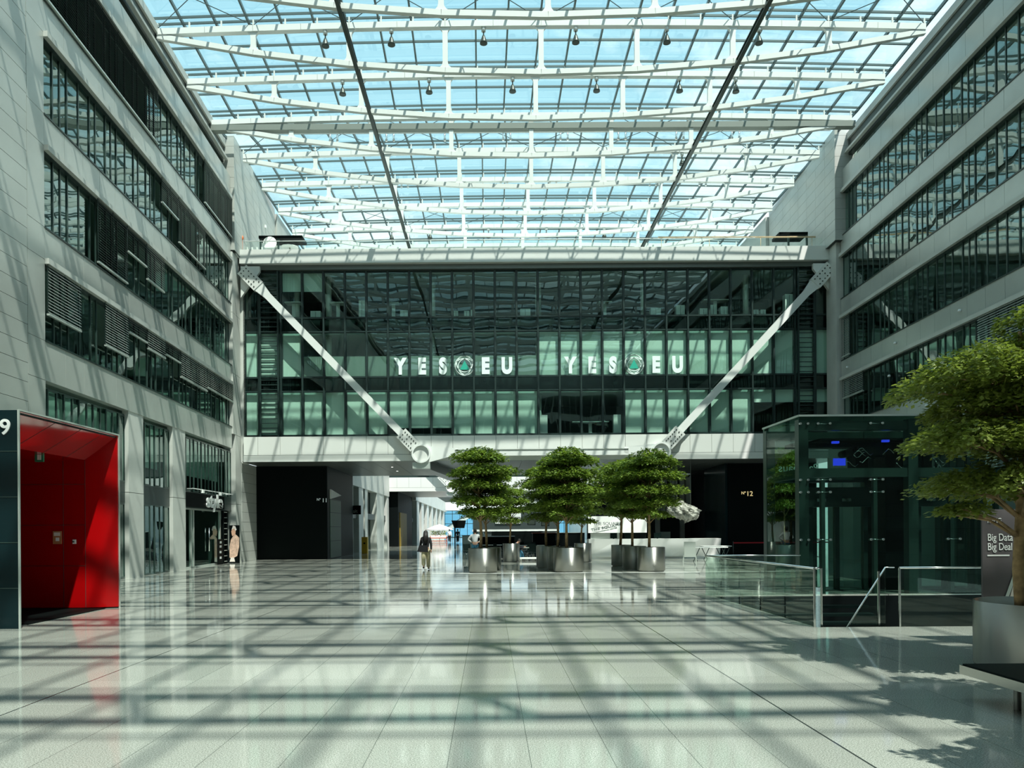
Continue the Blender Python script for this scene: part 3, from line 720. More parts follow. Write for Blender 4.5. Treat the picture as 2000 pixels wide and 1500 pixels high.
def sL(p): return 12.35/((955-p)/1500-.046)
def sR(p): return 17.95/((p-955)/1500-.042)
GL = 'venetian blinds on the facade above the red portal'
for p0, p1, r, zb, mt, lab in (
    (93, 157, 0, 8.44, 'venet', 'grey venetian blind two thirds drawn, nearest one above the red portal'),
    (205, 250, 0, 8.42, 'venet', 'grey venetian blind two thirds drawn, second long one of the lowest office row'),
    (251, 287, 0, 9.4, 'venet_d', 'dark venetian blind barely lowered, between two longer grey ones in the lowest office row'),
    (288, 322, 0, 9.2, 'venet', 'short grey venetian blind in the middle of the lowest office row'),
    (323, 352, 0, 9.4, 'venet_d', 'short dark venetian blind before the last long run of the lowest office row'),
    (353, 404, 0, 8.8, 'venet', 'grey venetian blind opening the last run of the lowest office row'),
    (405, 455, 0, 9.0, 'venet', 'grey venetian blind ending the lowest office row beside the bridge'),
    (192, 249, 1, 11.2, 'venet_d', 'dark venetian blind fully lowered in the second office row'),
    (250, 287, 1, 12.45, 'venet_d', 'short dark venetian blind beside the fully lowered one in the second office row'),
    (288, 321, 1, 12.0, 'venet', 'grey half drawn venetian blind in the second office row'),
    (318, 350, 2, 15.8, 'venet', 'grey half drawn venetian blind in the third office row'),
    (351, 402, 2, 14.85, 'venet', 'grey venetian blind almost fully lowered in the third office row'),
    (93, 311, 3, 18.05, 'venet_d', 'long dark closed venetian blind of the topmost office row'),
    (402, 456, 3, 18.2, 'venet', 'grey venetian blind fully lowered at the end of the topmost office row')):
    venetian(TL, AL, sL(p0), sL(p1), LV[r]+WH-.12, zb, mt, lab, GL)
for p0, p1, r, zb, lab in ((1690, 1650, 0, 8.9, 'short venetian blind at the bridge end of the shaded facade'), (2080, 1915, 0, 7.8, 'large closed venetian blind on the shaded facade behind the big tree'), (1664, 1649, 1, 11.2, 'narrow closed venetian blind in the second row at the bridge end of the shaded facade')):
    venetian(TR, AR, sR(p0), sR(p1), LV[r]+WH-.12, zb, 'venet', lab, 'venetian blinds on the shaded facade', -1)
wlmp = None
for x, y, in ((1753, 672), (1880, 609), (1659, 719), (1814, 794), (1741, 736)):
    s = sR(x); P = px(x, y, s)
    if wlmp is None: 
        wlmp = thing('wall_lamp', None, 'lamp', (0, 0, 0), 'small lamps on the shaded facade'); m = MB(); m.lathe([(.06, 0), (.075, .03), (.05, .1)], n=10); m.build('shade', 'signwhite', wlmp); o = wlmp
    else: o = copy_tree(wlmp)
    o['label'] = 'tiny pale lamp on a grey spandrel of the shaded facade'; o.location = TR(s, .06, P.z)
# ================================================================== ROOF TERRACE on the bridge
m = MB(); m.quad((-14, 44.4, 17.9), (19.5, 44.4, 17.9), (19.5, 44.4, 18.5), (-14, 44.4, 18.5)); 
t = thing('terrace_balustrade', 'low glass balustrade with slim rail along the bridge roof edge', 'balustrade', (0, 44.4, 17.9)); m.build('glass', 'balus', t, fix=False)
m = MB(); m.tube((-14, 44.4, 18.52), (15.5, 44.4, 18.52), .025, 6); m.build('top_rail', 'white', t)
m = MB(); m.tube((10.0, 44.9, 18.78), (19.2, 44.9, 18.74), .045, 6); [m.tube((x_, 44.9, 17.9), (x_, 44.9, 18.76), .015, 5) for x_ in (10.2, 13, 16, 19)]; tag(m.build('handrail', 'wood'), 'pale wooden handrail above the bridge roof edge near the shaded shaft', 'handrail')
t = thing('garden_table', 'white round table top tilted on edge on the bridge roof', 'table', (-12.8, 45.3, 17.9))
m = MB(); c = Vector(px(527, 475, 45.3)); m.prism([(.4*math.cos(2*PI*i/24), .4*math.sin(2*PI*i/24)) for i in range(24)], c, (1, 0, 0), (0, .1, 1), (0, 1, -.1), .04); m.build('table_top', 'counter', t)
m = MB(); m.tube(c, (c.x, 45.6, 17.9), .03); m.build('leg', 'steel', t)
t = thing('parasol_base_table', 'pale round table standing low on the bridge roof', 'table', tuple(px(566, 488, 45.6)))
c = px(566, 484, 45.6); m = MB(); m.lathe([(.5, 0), (.5, .04)], tuple(c), n=20); m.build('table_top', 'counter', t); m = MB(); m.tube((c.x, 45.6, 17.9), tuple(c), .04); m.build('leg', 'steel', t)
t = thing('trellis', 'white wooden trellis standing on the bridge roof', 'trellis', (-13.4, 45.6, 17.9))
a = px(483, 488, 45.6).x; b = px(512, 488, 45.6).x
for i in range(4): x = a+(b-a)*i/3; m = MB(); m.box(x-.04, x+.04, 45.58, 45.64, 17.9, 18.62); m.build('post', 'white', t)
for i in range(3): x = a+(b-a)*i/3; m = MB(); m.beam((x, 45.62, 18.55), (x+(b-a)/3, 45.62, 18.05), .05, .06); m.build('brace', 'white', t)
m = MB(); c = px(473, 464, 44.6); m.lathe([(.05, -.12), (.08, -.1), (.08, .02), (.05, .1)], tuple(c), n=10); m.tube((c.x, 44.6, 17.9), (c.x, 44.6, c.z-.1), .03)
tag(m.build('warning_lamp', 'orange'), 'small orange lamp on a post at the bridge roof corner', 'lamp')
m = MB(); c = px(517, 443, 50); m.box(c.x-.5, c.x+.1, 49.9, 50.1, c.z-.08, c.z+.1); tag(m.build('security_camera', 'signwhite'), 'small white camera box on the shaft wall above the bridge roof', 'camera')
for pa, pb, pp, lab in ((505, 590, (543, 508), 'thin dark canopy on posts over the round tables on the bridge roof'), (1522, 1578, (1541, 1577), 'thin dark canopy on posts beside the shaded shaft on the bridge roof')):
    xa, xb = px(pa, 458, 46).x, px(pb, 458, 46).x; t = thing('terrace_canopy', lab, 'canopy', ((xa+xb)/2, 46.6, 17.9))
    m = MB(); m.box(xa, xb, 46, 47.2, 19.3, 19.46); m.build('roof', 'black', t)
    for q_ in pp: x_ = px(q_, 470, 46).x; m = MB(); m.box(x_-.05, x_+.05, 46.05, 46.15, 17.9, 19.3); m.build('post', 'frame2', t)
# ================================================================== OFFICE FURNITURE in the bridge rooms
def desk(loc, w, lab, h=1.05):
    t = thing('standing_desk', lab, 'desk', loc); x, y, z = loc
    m = MB(); m.box(x-w/2, x+w/2, y-.35, y+.35, z+h-.04, z+h); m.build('desk_top', 'signwhite', t)
    m = MB(); m.box(x-.1, x+.1, y-.06, y+.06, z+.03, z+h-.04); m.box(x-.3, x+.3, y-.25, y+.25, z, z+.04); m.build('pedestal', 'signwhite', t)
    m = MB(); m.box(x-.2, x+.25, y+.1, y+.13, z+h+.12, z+h+.42); m.box(x-.03, x+.03, y+.08, y+.14, z+h, z+h+.13); m.build('monitor', 'dark', t)
ZA = 14.14
for i, (x, w) in enumerate(((574, .95), (660, .9), (768, .7), (1183, .8), (1401, 1.5))): desk(((x+2.5-955)/33, 45.5+.1*i, ZA), w, 'white standing desk with monitor in the top office storey, %s' % ('by the first window column', 'in the third bay', 'under the roof reflections', 'near the bridge centre', 'in the busiest bay')[i], 1.1 if i != 4 else 1.2)
cb = None
for x, w, h in ((618, .6, .5), (790, .45, .5), (912, .3, .45), (891, .25, .45), (924, .25, .5), (1026, .6, .55), (1280, .6, .55), (1328, .5, .7), (1373, .45, .5), (1392, .4, .7), (1413, .4, .6), (1475, .3, .4), (1489, .3, .4), (1540, .5, 1.3), (708, .35, 1.1)):
    t = thing('office_cabinet', 'white low cabinet standing against the glass of the top office storey', 'cabinet', ((x+2.5-955)/33.2, 45.2, ZA), 'cabinets along the top office storey')
    X_ = (x+2.5-955)/33.2
    m = MB(); m.box(X_-w/2, X_+w/2, 45.0, 45.4, ZA, ZA+h); m.build('body', 'signwhite', t); m = MB(); m.box(X_-.008, X_+.008, 44.985, 45.0, ZA+.05, ZA+h-.05); m.build('door_gap', 'frame', t)
desk((6.1, 46, 7.3), 2.2, 'long white meeting desk in the open room of the bottom office storey', .85)
for x0 in (1062, 1205):
    X_ = (x0+1-955)/33.2; m = MB(); m.box(X_-.22, X_+.22, 45.0, 45.4, 7.28, 8.45); tag(m.build('office_cupboard', 'signwhite'), 'tall pale cupboard %s in the open room of the bottom office storey' % ('by the bright column' if x0 < 1100 else 'by the drawn blind'), 'cupboard')
# ================================================================== RED PORTAL
t = thing('entrance_portal', 'tall dark portal with glossy red lined recess projecting from the facade, numbered 9', 'portal', (-10.5, 16.2, 0))
m = MB(); m.box(-12.9, -8.74, 14.28, 14.34, 0, 4.07)
m.k = 1
for z in (.75, 1.6, 2.45, 3.3): m.box(-12.9, -8.735, 14.272, 14.28, z, z+.012)
num_panel = m.build('number_panel', ['navy', 'frame2'], t)
m = MB(); m.box(-8.745, -8.72, 14.26, 14.30, 0, 4.08); m.box(-8.745, -8.72, 14.3, 18.16, 4.06, 4.09); m.box(-8.745, -8.72, 18.12, 18.16, 0, 4.06); m.build('edge_trim', 'venet', t)
m = MB(); m.box(-12.9, -8.76, 18.12, 18.2, 0, 4.07); m.box(-12.9, -8.76, 14.34, 18.12, 4.0, 4.07); m.build('outer_cladding', 'navy', t)
m = MB(); E = [(-12.6, 17.9), (-9.4, 17.9), (-8.74, 18.1)]
m.hexa([(-12.6, 17.9, .03), (-9.4, 17.9, .03), (-9.4, 18.0, .03), (-12.6, 18.0, .03), (-12.6, 17.9, 3.47), (-9.4, 17.9, 3.47), (-9.4, 18.0, 3.47), (-12.6, 18.0, 3.47)])
m.hexa([(-9.4, 17.9, .03), (-8.74, 18.08, .03), (-8.74, 18.12, .03), (-9.4, 18.12, .03), (-9.4, 17.9, 3.47), (-8.74, 18.08, 4.05), (-8.74, 18.12, 4.05), (-9.4, 18.12, 3.47)])
m.k = 1
for x in (-9.92, -9.41): m.box(x, x+.008, 17.893, 17.9, .03, 3.46)
for z in (1.0, 1.95, 2.9): m.box(-12.6, -9.4, 17.894, 17.9, z, z+.008)
end_wall = m.build('end_wall', ['red', 'joint'], t)
m = MB(); m.hexa([(-9.4, 14.9, 3.47), (-8.74, 14.34, 4.05), (-8.74, 18.1, 4.05), (-9.4, 17.9, 3.47), (-9.4, 14.9, 3.52), (-8.80, 14.34, 4.06), (-8.80, 18.1, 4.06), (-9.4, 17.9, 3.52)])
m.box(-12.6, -9.4, 14.9, 17.9, 3.47, 3.55); m.k = 1
for y in (15.3, 16.3, 17.2): m.beam((-9.4, y-.1, 3.466), (-8.76, y+.3, 4.03), .012, .006)
m.build('ceiling_panel', ['red_ceil', 'joint'], t)
m = MB(); m.box(-12.7, -12.6, 14.3, 18, 0, 3.5); m.hexa([(-9.4, 14.9, 0), (-8.76, 14.36, 0), (-8.76, 14.34, 0), (-9.4, 14.34, 0), (-9.4, 14.9, 3.5), (-8.76, 14.36, 4.0), (-8.76, 14.34, 4.0), (-9.4, 14.34, 3.5)]); m.box(-12.6, -9.4, 14.34, 14.9, 0, 3.5); m.build('side_wall', 'red', t)
m = MB(); m.box(-12.6, -8.95, 14.9, 17.9, .0, .02); m.build('door_mat', 'black', t)
text_mesh('9', .40, .01, 'digit', 'signwhite', num_panel, tuple(px(10, 848, 14.27)), sx=1.05, bold=.006)
m = MB(); c = px(77, 893, 16.6); m.box(c.x-.09, c.x+.09, 16.58, 16.63, c.z-.10, c.z+.08); m.k = 1; m.box(c.x-.03, c.x+.02, 16.57, 16.58, c.z-.06, c.z+.05); m.box(c.x+.03, c.x+.05, 16.57, 16.58, c.z-.06, c.z+.05); m.k = 2; m.tube((c.x, 16.6, c.z+.08), (c.x, 16.6, 3.47), .012)
tag(m.build('exit_sign', ['greenexit', 'signwhite', 'steel']), 'small green exit sign hanging in the red portal', 'sign')
m = MB(); c = px(112, 1050, 17.88); m.box(c.x-.1, c.x+.1, 17.87, 17.89, c.z-.15, c.z+.15); m.k = 1; m.box(c.x-.07, c.x+.07, 17.862, 17.87, c.z+.04, c.z+.12); m.k = 2; m.box(c.x-.03, c.x+.05, 17.862, 17.87, c.z-.08, c.z-.0)
tag(m.build('notice_plate', [mat('notice_orange', (.5, .2, .09), .5), 'poster_page', 'signwhite']), 'small orange and white notice on the red end wall', 'notice')
t2 = thing('door_lock', 'white lock plate on the red end wall', 'lock', tuple(px(146, 1058, 17.88)))
c = px(146, 1058, 17.88); m = MB(); m.box(c.x-.04, c.x+.03, 17.86, 17.89, c.z-.05, c.z+.05); m.build('plate', 'signwhite', t2); m = MB(); m.tube((c.x-.01, 17.86, c.z), (c.x-.01, 17.82, c.z), .018); m.build('cylinder', 'frame', t2)
# ================================================================== SHOP
m = MB(TL); m.box(35.5, 41.8, -.17, -.12, 2.95, 3.62); sb = m.build('sign_board', 'black'); tag(sb, 'black sign board above the shop door', 'sign board')
P = px(406, 979, sL(406)-1.0)
o = text_mesh('style', .95, .03, 'shop_lettering', 'signwhite', None, (TL(40, -.08, 3.0)[0], 40, 3.02), (PI/2, 0, AL), sx=1.5, bold=.03); tag(o, 'white brush lettering on the black board above the shop door', 'lettering')
t = thing('sign_lamp_bar', 'thin lamp bar with small spotlights above the shop lettering', 'lamp', TL(39, -.3, 3.8))
m = MB(TL); m.box(36, 42.6, .1, .14, 3.78, 3.82); m.box(36.2, 36.24, -.2, .1, 3.78, 3.82); m.box(42.3, 42.34, -.2, .1, 3.78, 3.82); m.build('bar', 'signwhite', t)
for s in (37.4, 40.2): m = MB(TL); m.box(s-.1, s+.1, .08, .2, 3.64, 3.79); m.build('lamp_head', 'signwhite', t)
m = MB(TL)
for a in (35.5, 37.0, 37.35, 41.6): m.box(a, a+.12, -.4, -.3, 0, 2.95)
m.box(35.5, 41.7, -.4, -.3, 2.82, 2.95); m.box(35.5, 41.7, -.4, -.3, 0, .08); shop = struct(m.build('door_3', 'venet'))
m = MB(TL); m.quad((35.6, -.35, .1), (41.7, -.35, .1), (41.7, -.35, 2.8), (35.6, -.35, 2.8)); m.build('pane', 'pane_b', shop, fix=False)
m = MB(TL); m.tube((39.6, -.26, .75), (39.6, -.26, 1.95), .03); m.build('handle', 'chrome', shop)
m = MB(TL); m.box(42.6, 43.2, -.4, -.32, 0, 2.9); struct(m.build('trim_2', 'dark'))
t = thing('shelf_ladder', 'narrow dark shelf ladder beside the shop door', 'shelf', TL(42.2, -.5, 0))
for s in (41.95, 42.55): m = MB(TL); m.box(s, s+.05, -.30, -.20, 0, 2.9); m.build('side_rail', 'black', t)
for k in range(10): m = MB(TL); m.box(42.0, 42.55, -.31, -.19, .1+k*.3, .13+k*.3); m.build('shelf', 'venet', t)
t = thing('menu_board', 'black display board with small white tags at the shop door', 'board', TL(41.0, -.3, 0))
m = MB(TL); m.box(40.6, 41.4, -.16, -.1, 0, 1.35); b_ = m.build('board', 'black', t)
for k, z in enumerate((.3, .6, .9, 1.12)): m = MB(TL); m.box(40.85, 41.15, -.1, -.09, z, z+.12); m.build('tag', 'signwhite', t)
m = MB(TL); m.box(36.1, 36.85, -1.2, -1.15, .9, 2.4); tag(m.build('shop_poster', 'black'), 'black poster in the shop window', 'poster')
# fashion poster on the end pillar (flat figure shapes)
t = thing('fashion_poster', 'dark poster of a figure in a pale pink top on the corner pillar', 'poster', (-14.1, 42.55, 0))
q = lambda s, z: TL(s, .10, z)
TP = lambda s, d, z: (-14.40+(s-43.25)*.50, 42.55-(d-.1), z)
m = MB(TP); m.box(43.25, 44.4, .06, .1, 0, 2.1); m.build('backing', 'black', t)
def flat(pts, mt, nm, d=.105):
    m = MB(TP); A = [m.p((s, d, z)) for s, z in pts]; B = [m.p((s, d+.006, z)) for s, z in pts]; m.face(A[::-1]); m.face(B); n = len(pts)
    for i in range(n): m.face([A[i], A[(i+1) % n], B[(i+1) % n], B[i]])
    m.build(nm, mt, t)
M['poster_pink'] = mat('poster_pink', (.62, .42, .32), .6, noise=(6, .25))
flat([(43.3, .3), (43.6, .25), (44.15, .4), (44.35, .9), (44.38, 1.4), (44.15, 1.52), (43.95, 1.6), (43.7, 1.5), (43.45, 1.3), (43.3, .9)], 'poster_pink', 'printed_top')
flat([(43.6, 1.5), (43.95, 1.58), (44.0, 1.8), (43.9, 1.95), (43.65, 1.95), (43.5, 1.75), (43.55, 1.6)], 'skin', 'printed_head', .112)
flat([(43.55, 1.85), (43.7, 2.08), (43.95, 2.05), (44.1, 1.85), (43.95, 1.78), (43.85, 1.93)], 'poster_page', 'printed_hair', .119)
flat([(43.3, .08), (43.9, .08), (43.8, .3), (43.45, .32)], 'poster_page', 'printed_hand', .112)
# ================================================================== UNDERPASS / FAR ITEMS
t = thing('blade_sign', 'black square blade sign hanging beside the stair core', 'sign', tuple(px(693, 995, 57)))
c = px(693, 996, 57); m = MB(); m.box(c.x-.45, c.x+.45, 56.95, 57.05, c.z-.33, c.z+.33); m.build('board', 'black', t)
text_mesh('sit', .36, .01, 'lettering', 'venet', t, (c.x+.05, 56.93, c.z-.2)); m = MB(); m.tube((c.x-.3, 57, c.z+.33), (c.x-.3, 57, 5.7), .02); m.build('hanger', 'frame', t)
t = thing('post_machine', 'yellow post box standing before the pale columns', 'post box', tuple(px(712.5, 1080, 58)))
c = px(712.5, 1064, 58); m = MB(); m.box(c.x-.21, c.x+.21, 57.8, 58.3, 0, 1.25); m.build('body', 'yellow', t)
m = MB(); m.prism([(-.09, .0), (0, -.08), (.09, 0), (.05, .06), (-.05, .06)], (c.x, 57.79, .78), (1, 0, 0), (0, 0, 1), (0, 1, 0), .02); m.build('horn_emblem', 'black', t)
t = thing('market_parasol', 'white market parasol far down the passage', 'parasol', tuple(px(858, 1056, 110)))
c = px(858, 1024, 110); m = MB(); m.lathe([(.05, .75), (1.0, .45), (2.0, .02), (2.02, -.08), (1.9, -.02), (.9, .38), (.03, .6)], (c.x, 110, c.z-.75), n=8); m.build('canopy', 'umbrella', t)
m = MB(); m.tube((c.x, 110, 0), (c.x, 110, c.z), .04); m.build('pole', 'signwhite', t)
t = thing('market_stall', 'red wooden stall with plants under the white parasol', 'stall', (c.x, 109, 0))
m = MB(); m.box(c.x-1.2, c.x+1.2, 108, 109, .1, .2); m.box(c.x-1.2, c.x+1.2, 108, 109, .5, .62); m.box(c.x-1.2, c.x-1.1, 108, 109, 0, .8); m.box(c.x+1.1, c.x+1.2, 108, 109, 0, .8); m.build('bench_frame', 'redwood', t)
m = MB(); m.box(c.x-1.1, c.x+1.1, 108.4, 109, .62, 1.0); m.build('trough', 'signwhite', t)
m = MB(); rng = random.Random(5)
for i in range(260):
    p = Vector((c.x+rng.uniform(-1.1, 1.1), 108.6+rng.uniform(-.3, .4), 1.0+rng.random()*.55)); a = Vector((rng.uniform(-1, 1), rng.uniform(-1, 1), rng.uniform(-.4, 1))).normalized()*.16; b = a.cross(Vector((0, 0, 1))).normalized()*.05; m.quad(p-a, p+b, p+a, p-b)
m.build('plants', 'leaf', t, fix=False)
m = MB(); c = px(896, 1024, 70); m.prism([(-.65, .35), (.65, .35), (.5, -.35), (-.4, -.35)], (c.x, 70, c.z), (1, 0, 0), (0, 0, 1), (0, 1, 0), 1.0)
m.tube((c.x-.35, 70, 0), (c.x-.35, 70, c.z-.3), .06); tag(m.build('kiosk_canopy', 'black'), 'black kiosk canopy behind the first tree group', 'kiosk')
t = thing('escalator', 'pale inclined escalator before the blue glazed end wall', 'escalator', (-6, 150, 0))
m = MB(); m.beam((-9, 150, 1.2), (-1, 152, 6.2), .3, .7); m.build('balustrade_side', 'venet', t); m = MB(); m.beam((-9, 149.8, 1.75), (-1, 151.8, 6.75), .2, .12); m.build('handrail', 'frame', t)
# reception counter with headboard
t = thing('reception_counter', 'long white reception counter with raised sign wall behind the right tree planters', 'counter', (9.8, 45.5, 0))
x0, x1 = 5.85, 13.6
m = MB(); m.box(x0+.05, x1-.05, 45.1, 46, 0, .12)
zf = [45.0, 44.85, 45.06, 44.84, 45.0, 45.15]; xs = [x0, 7.6, 9.2, 10.6, 12.4, x1]
for i in range(5):
    a_, b_ = xs[i], xs[i+1]; m.hexa([(a_, zf[i]+.12, .12), (b_, zf[i+1]+.12, .12), (b_, 46, .12), (a_, 46, .12), (a_, zf[(i*2) % 5], 1.16), (b_, zf[(i*2+2) % 5], 1.16), (b_, 46, 1.16), (a_, 46, 1.16)])
m.build('counter_front', 'counter', t)
m = MB(); m.hexa([(x0, 45.25, 1.52), (7.7, 45.0, 1.52), (7.7, 45.5, 1.52), (x0, 45.5, 1.52), (x0, 45.3, 2.5), (7.7, 45.15, 2.5), (7.7, 45.5, 2.5), (x0, 45.5, 2.5)])
m.hexa([(7.7, 45.0, 1.52), (9.3, 45.25, 1.52), (9.3, 45.5, 1.52), (7.7, 45.5, 1.52), (7.7, 45.15, 2.5), (9.3, 45.25, 2.5), (9.3, 45.5, 2.5), (7.7, 45.5, 2.5)]); hb = m.build('sign_wall', 'counter', t)
m = MB(); m.box(x0, 9.3, 45.5, 45.9, 1.15, 4.3); m.build('back_cabinet', 'black', t)
m = MB(); m.box(6.0, 7.7, 45.35, 45.48, 1.16, 1.5); m.build('cabinet_front', 'venet', t)
text_mesh('THE SQUAIRE', .25, .01, 'lettering', 'frame', hb, (6.95, 45.05, 1.98), sx=1.1); text_mesh('CONFERENCE CENTER', .10, .008, 'sub_lettering', 'frame', hb, (6.95, 45.05, 1.80), sx=1.1)
for x, s_ in ((1197, .3), (1225, .3), (1282, .25)):
    c = px(x, 1046, 45.6); m = MB(); m.box(c.x-.2, c.x+.2, 45.3, 45.35, 1.2, 1.5); m.box(c.x-.04, c.x+.04, 45.3, 45.35, 1.16, 1.22); tag(m.build('monitor', 'dark'), 'dark monitor on the white reception counter, %s' % {1197: 'behind the slim dark trunk', 1225: 'between the two paler trunks', 1282: 'nearest the hanging sculpture'}[x], 'monitor')
# shop windows behind counter
m = MB(); m.box(10.9, 16, 56.4, 56.6, 0, 5.7); m.k = 1
for i in range(11): m.box(11.6+i*.35, 11.66+i*.35, 56.25, 56.4, 2.9, 5.6)
for x in (12.2, 14.0, 15.5): m.box(x, x+.3, 56.1, 56.4, 0, 5.7)
m.k = 2
for x in (12.6, 13.3, 14.4): m.box(x, x+.35, 56.3, 56.38, 3.0, 5.5)
m.box(12.5, 13.3, 56.3, 56.38, .9, 1.5)
struct(m.build('wall_shop_far', ['innerd', 'panel_r', 'roller']))
# hanging cloud sculpture
rng = random.Random(3); c = px(1336, 999, 45.2); m = MB(); NX, NY = 44, 22
def cn(a, b): return .11*math.sin(5*a+3*b)+.09*math.sin(9*a-7*b+1)+.06*math.sin(17*a+5*b)+.05*math.sin(23*b-11*a)
rows = []
for j in range(NY+1):
    b = PI*j/NY; rows.append([m.p((c.x+(.86+cn(a, b)*.9)*math.sin(b)*math.cos(a), 45.2+(.5+cn(a, b)*.6)*math.sin(b)*math.sin(a), c.z+(.46+cn(a*1.3, b*2)*.6)*math.cos(b)-.1*math.cos(a))) for a in (2*PI*i/NX for i in range(NX))])
for A, B in zip(rows, rows[1:]):
    for i in range(NX): m.face([A[i], A[(i+1) % NX], B[(i+1) % NX], B[i]])
t = thing('cloud_sculpture', 'crumpled grey cloud sculpture hanging over the counter', 'sculpture', tuple(c)); m.build('cloud_body', 'rock', t, fix=False)
for dx in (-.4, .4): m = MB(); m.tube((c.x+dx, 45.2, c.z+.3), (c.x+dx, 45.2, 5.74), .008, 4); m.build('wire', 'venet', t)
# white trestle table + second
def trestle(cx, Y, w, lab, slab):
    t = thing('trestle_table', lab, 'table', (cx, Y, 0))
    m = MB(); m.box(cx-w/2, cx+w/2, Y-.4, Y+.4, .72, .76); m.build('table_top', 'counter', t)
    for sx in (-1, 1):
        for s2 in (-1, 1): m = MB(); m.beam((cx+sx*w*.36-.18*s2, Y-.3*s2, 0), (cx+sx*w*.36+.16*s2, Y-.3*s2, .72), .035, .035); m.build('leg', 'frame', t)
    return t
P = px(1372, 1092, 41); trestle(P.x+.3, 41, 1.9, 'white trestle table before the reception counter', 0)
P = px(1396, 1090, 43); trestle(P.x+.2, 43.5, 1.6, 'smaller white trestle table half hidden behind the first one', 0)
c = px(1345, 1080, 40.5); m = MB(); m.box(c.x-.25, c.x+.35, 40.45, 40.5, .25, 1.05); m.beam((c.x-.3, 40.5, 0), (c.x-.15, 40.5, 1.05), .05, .05); m.beam((c.x+.4, 40.5, 0), (c.x+.3, 40.5, 1.0), .05, .05); tag(m.build('easel_board', 'venet'), 'pale board on an easel at the end of the trestle table', 'board')
# belt barrier
t = thing('belt_barrier', 'red belt barrier on slim posts before the black stair core', 'barrier', (16, 45.5, 0))
for p in (1432, 1507, 1600, 1660): 
    x = px(p, 1066, 46).x; m = MB(); m.tube((x, 46, 0), (x, 46, .95), .025); m.lathe([(.16, 0), (.16, .02)], (x, 46, 0), n=12); m.build('post', 'frame', t)
m = MB(); m.box(px(1432, 1066, 46).x, px(1660, 1066, 46).x, 45.99, 46.01, .83, .9); m.build('belt', 'beltred', t)
m = MB(); c = px(1508, 1042, 44); m.box(c.x-.1, c.x+.1, 44, 44.1, c.z-.34, c.z+.34); tag(m.build('fire_panel', 'beltred'), 'small red fire alarm panel seen through the lift glass', 'panel')
m = MB(); m.box(16.6, 16.7, 44.2, 44.8, 0, 5); m.build('x', 'dark') if False else None
# ================================================================== SEATING AREA in the shade of the bridge
def counter_(cx, Y, w, h, mt, lab, top='frame'):
    t = thing('bar_counter', lab, 'counter', (cx, Y, 0)); m = MB(); m.box(cx-w/2, cx+w/2, Y-.35, Y+.35, 0, h-.04); m.build('body', mt, t); m = MB(); m.box(cx-w/2-.05, cx+w/2+.05, Y-.4, Y+.4, h-.04, h); m.build('worktop', top, t)
counter_(px(914, 1050, 62).x, 62, .9, 1.3, 'venet', 'grey service counter block behind the first steel planter')
counter_(px(968, 1060, 58).x, 58, 2.8, 1.25, 'black', 'long black bar counter with pale top behind the first trees', 'signwhite')
counter_(px(1062, 1052, 55).x, 55, 1.6, 1.5, 'dark', 'dark counter between the first and middle tree groups', 'redwood')
counter_(px(1010, 1045, 75).x, 75, 5.0, 1.6, 'black', 'wide black display counter far behind the middle trees', 'signwhite')
counter_(px(1100, 1048, 66).x, 66, 3.6, 1.45, 'black', 'black counter behind the middle tree group near the white counter', 'venet')
def lounge(cx, Y, lab, w=1.4):
    t = thing('lounge_table', lab, 'table', (cx, Y, 0)); m = MB(); m.box(cx-w/2, cx+w/2, Y-.35, Y+.35, .68, .72); m.build('table_top', 'venet', t)
    for dx in (-w/2+.1, w/2-.1): m = MB(); m.box(dx+cx-.03, dx+cx+.03, Y-.25, Y+.25, 0, .68); m.build('leg', 'frame', t)
lounge(px(1030, 1068, 44.5).x, 44.5, 'grey lounge table the seated man leans on')
lounge(px(1030, 1070, 50).x, 50, 'grey lounge table behind the seated man', 2.2)
lounge(px(960, 1070, 52).x, 52, 'low table between the first trees and the black counter')
ch = None
def chair(x, Y, rz, lab):
    global ch
    if ch is None:
        ch = thing('lounge_chair', None, 'chair', (0, 0, 0), 'dark chairs under the bridge')
        m = MB(); m.box(-.24, .24, -.24, .24, .40, .46); m.build('seat', 'dark', ch); m = MB(); m.hexa([(-.22, .2, .5), (.22, .2, .5), (.22, .24, .5), (-.22, .24, .5), (-.22, .3, .9), (.22, .3, .9), (.22, .34, .9), (-.22, .34, .9)]); m.build('backrest', 'dark', ch)
        for sx in (-1, 1):
            for sy in (-1, 1): m = MB(); m.tube((sx*.22, sy*.2, 0), (sx*.19, sy*.18, .42), .015, 6); m.build('leg', 'steel', ch)
        o = ch
    else: o = copy_tree(ch)
    o.location = (x, Y, 0); o.rotation_euler = (0, 0, rz); o['label'] = lab
for i, (x, Y, rz) in enumerate(((915, 46, .4), (975, 48, 2), (1035, 46.3, 3.3), (1042, 43.2, 3), (1020, 52, .3), (1050, 51, 1), (985, 55, 0), (945, 53, .5), (1115, 57, 1.2), (1090, 60, .2))):
    chair(px(x, 1080, Y).x, Y, rz, 'dark lounge chair with steel legs, %s' % ('beside the man with hands on hips', 'behind the single small planter', 'drawn up beside the seated man', 'in front of the seated man', 'at the rear grey table', 'at the far end of the rear grey table', 'before the long black counter', 'at the low table behind the first trees', 'behind the right planter row', 'at the dark counter behind the middle trees')[i])
m = MB(); c = px(1030, 1093, 42.5); m.box(c.x-.5, c.x+.7, 42.4, 43.0, .12, .2); m.box(c.x-.4, c.x-.3, 42.5, 42.9, 0, .12); m.box(c.x+.5, c.x+.6, 42.5, 42.9, 0, .12); tag(m.build('low_bench', 'signwhite'), 'low white bench at the feet of the seated man', 'bench')
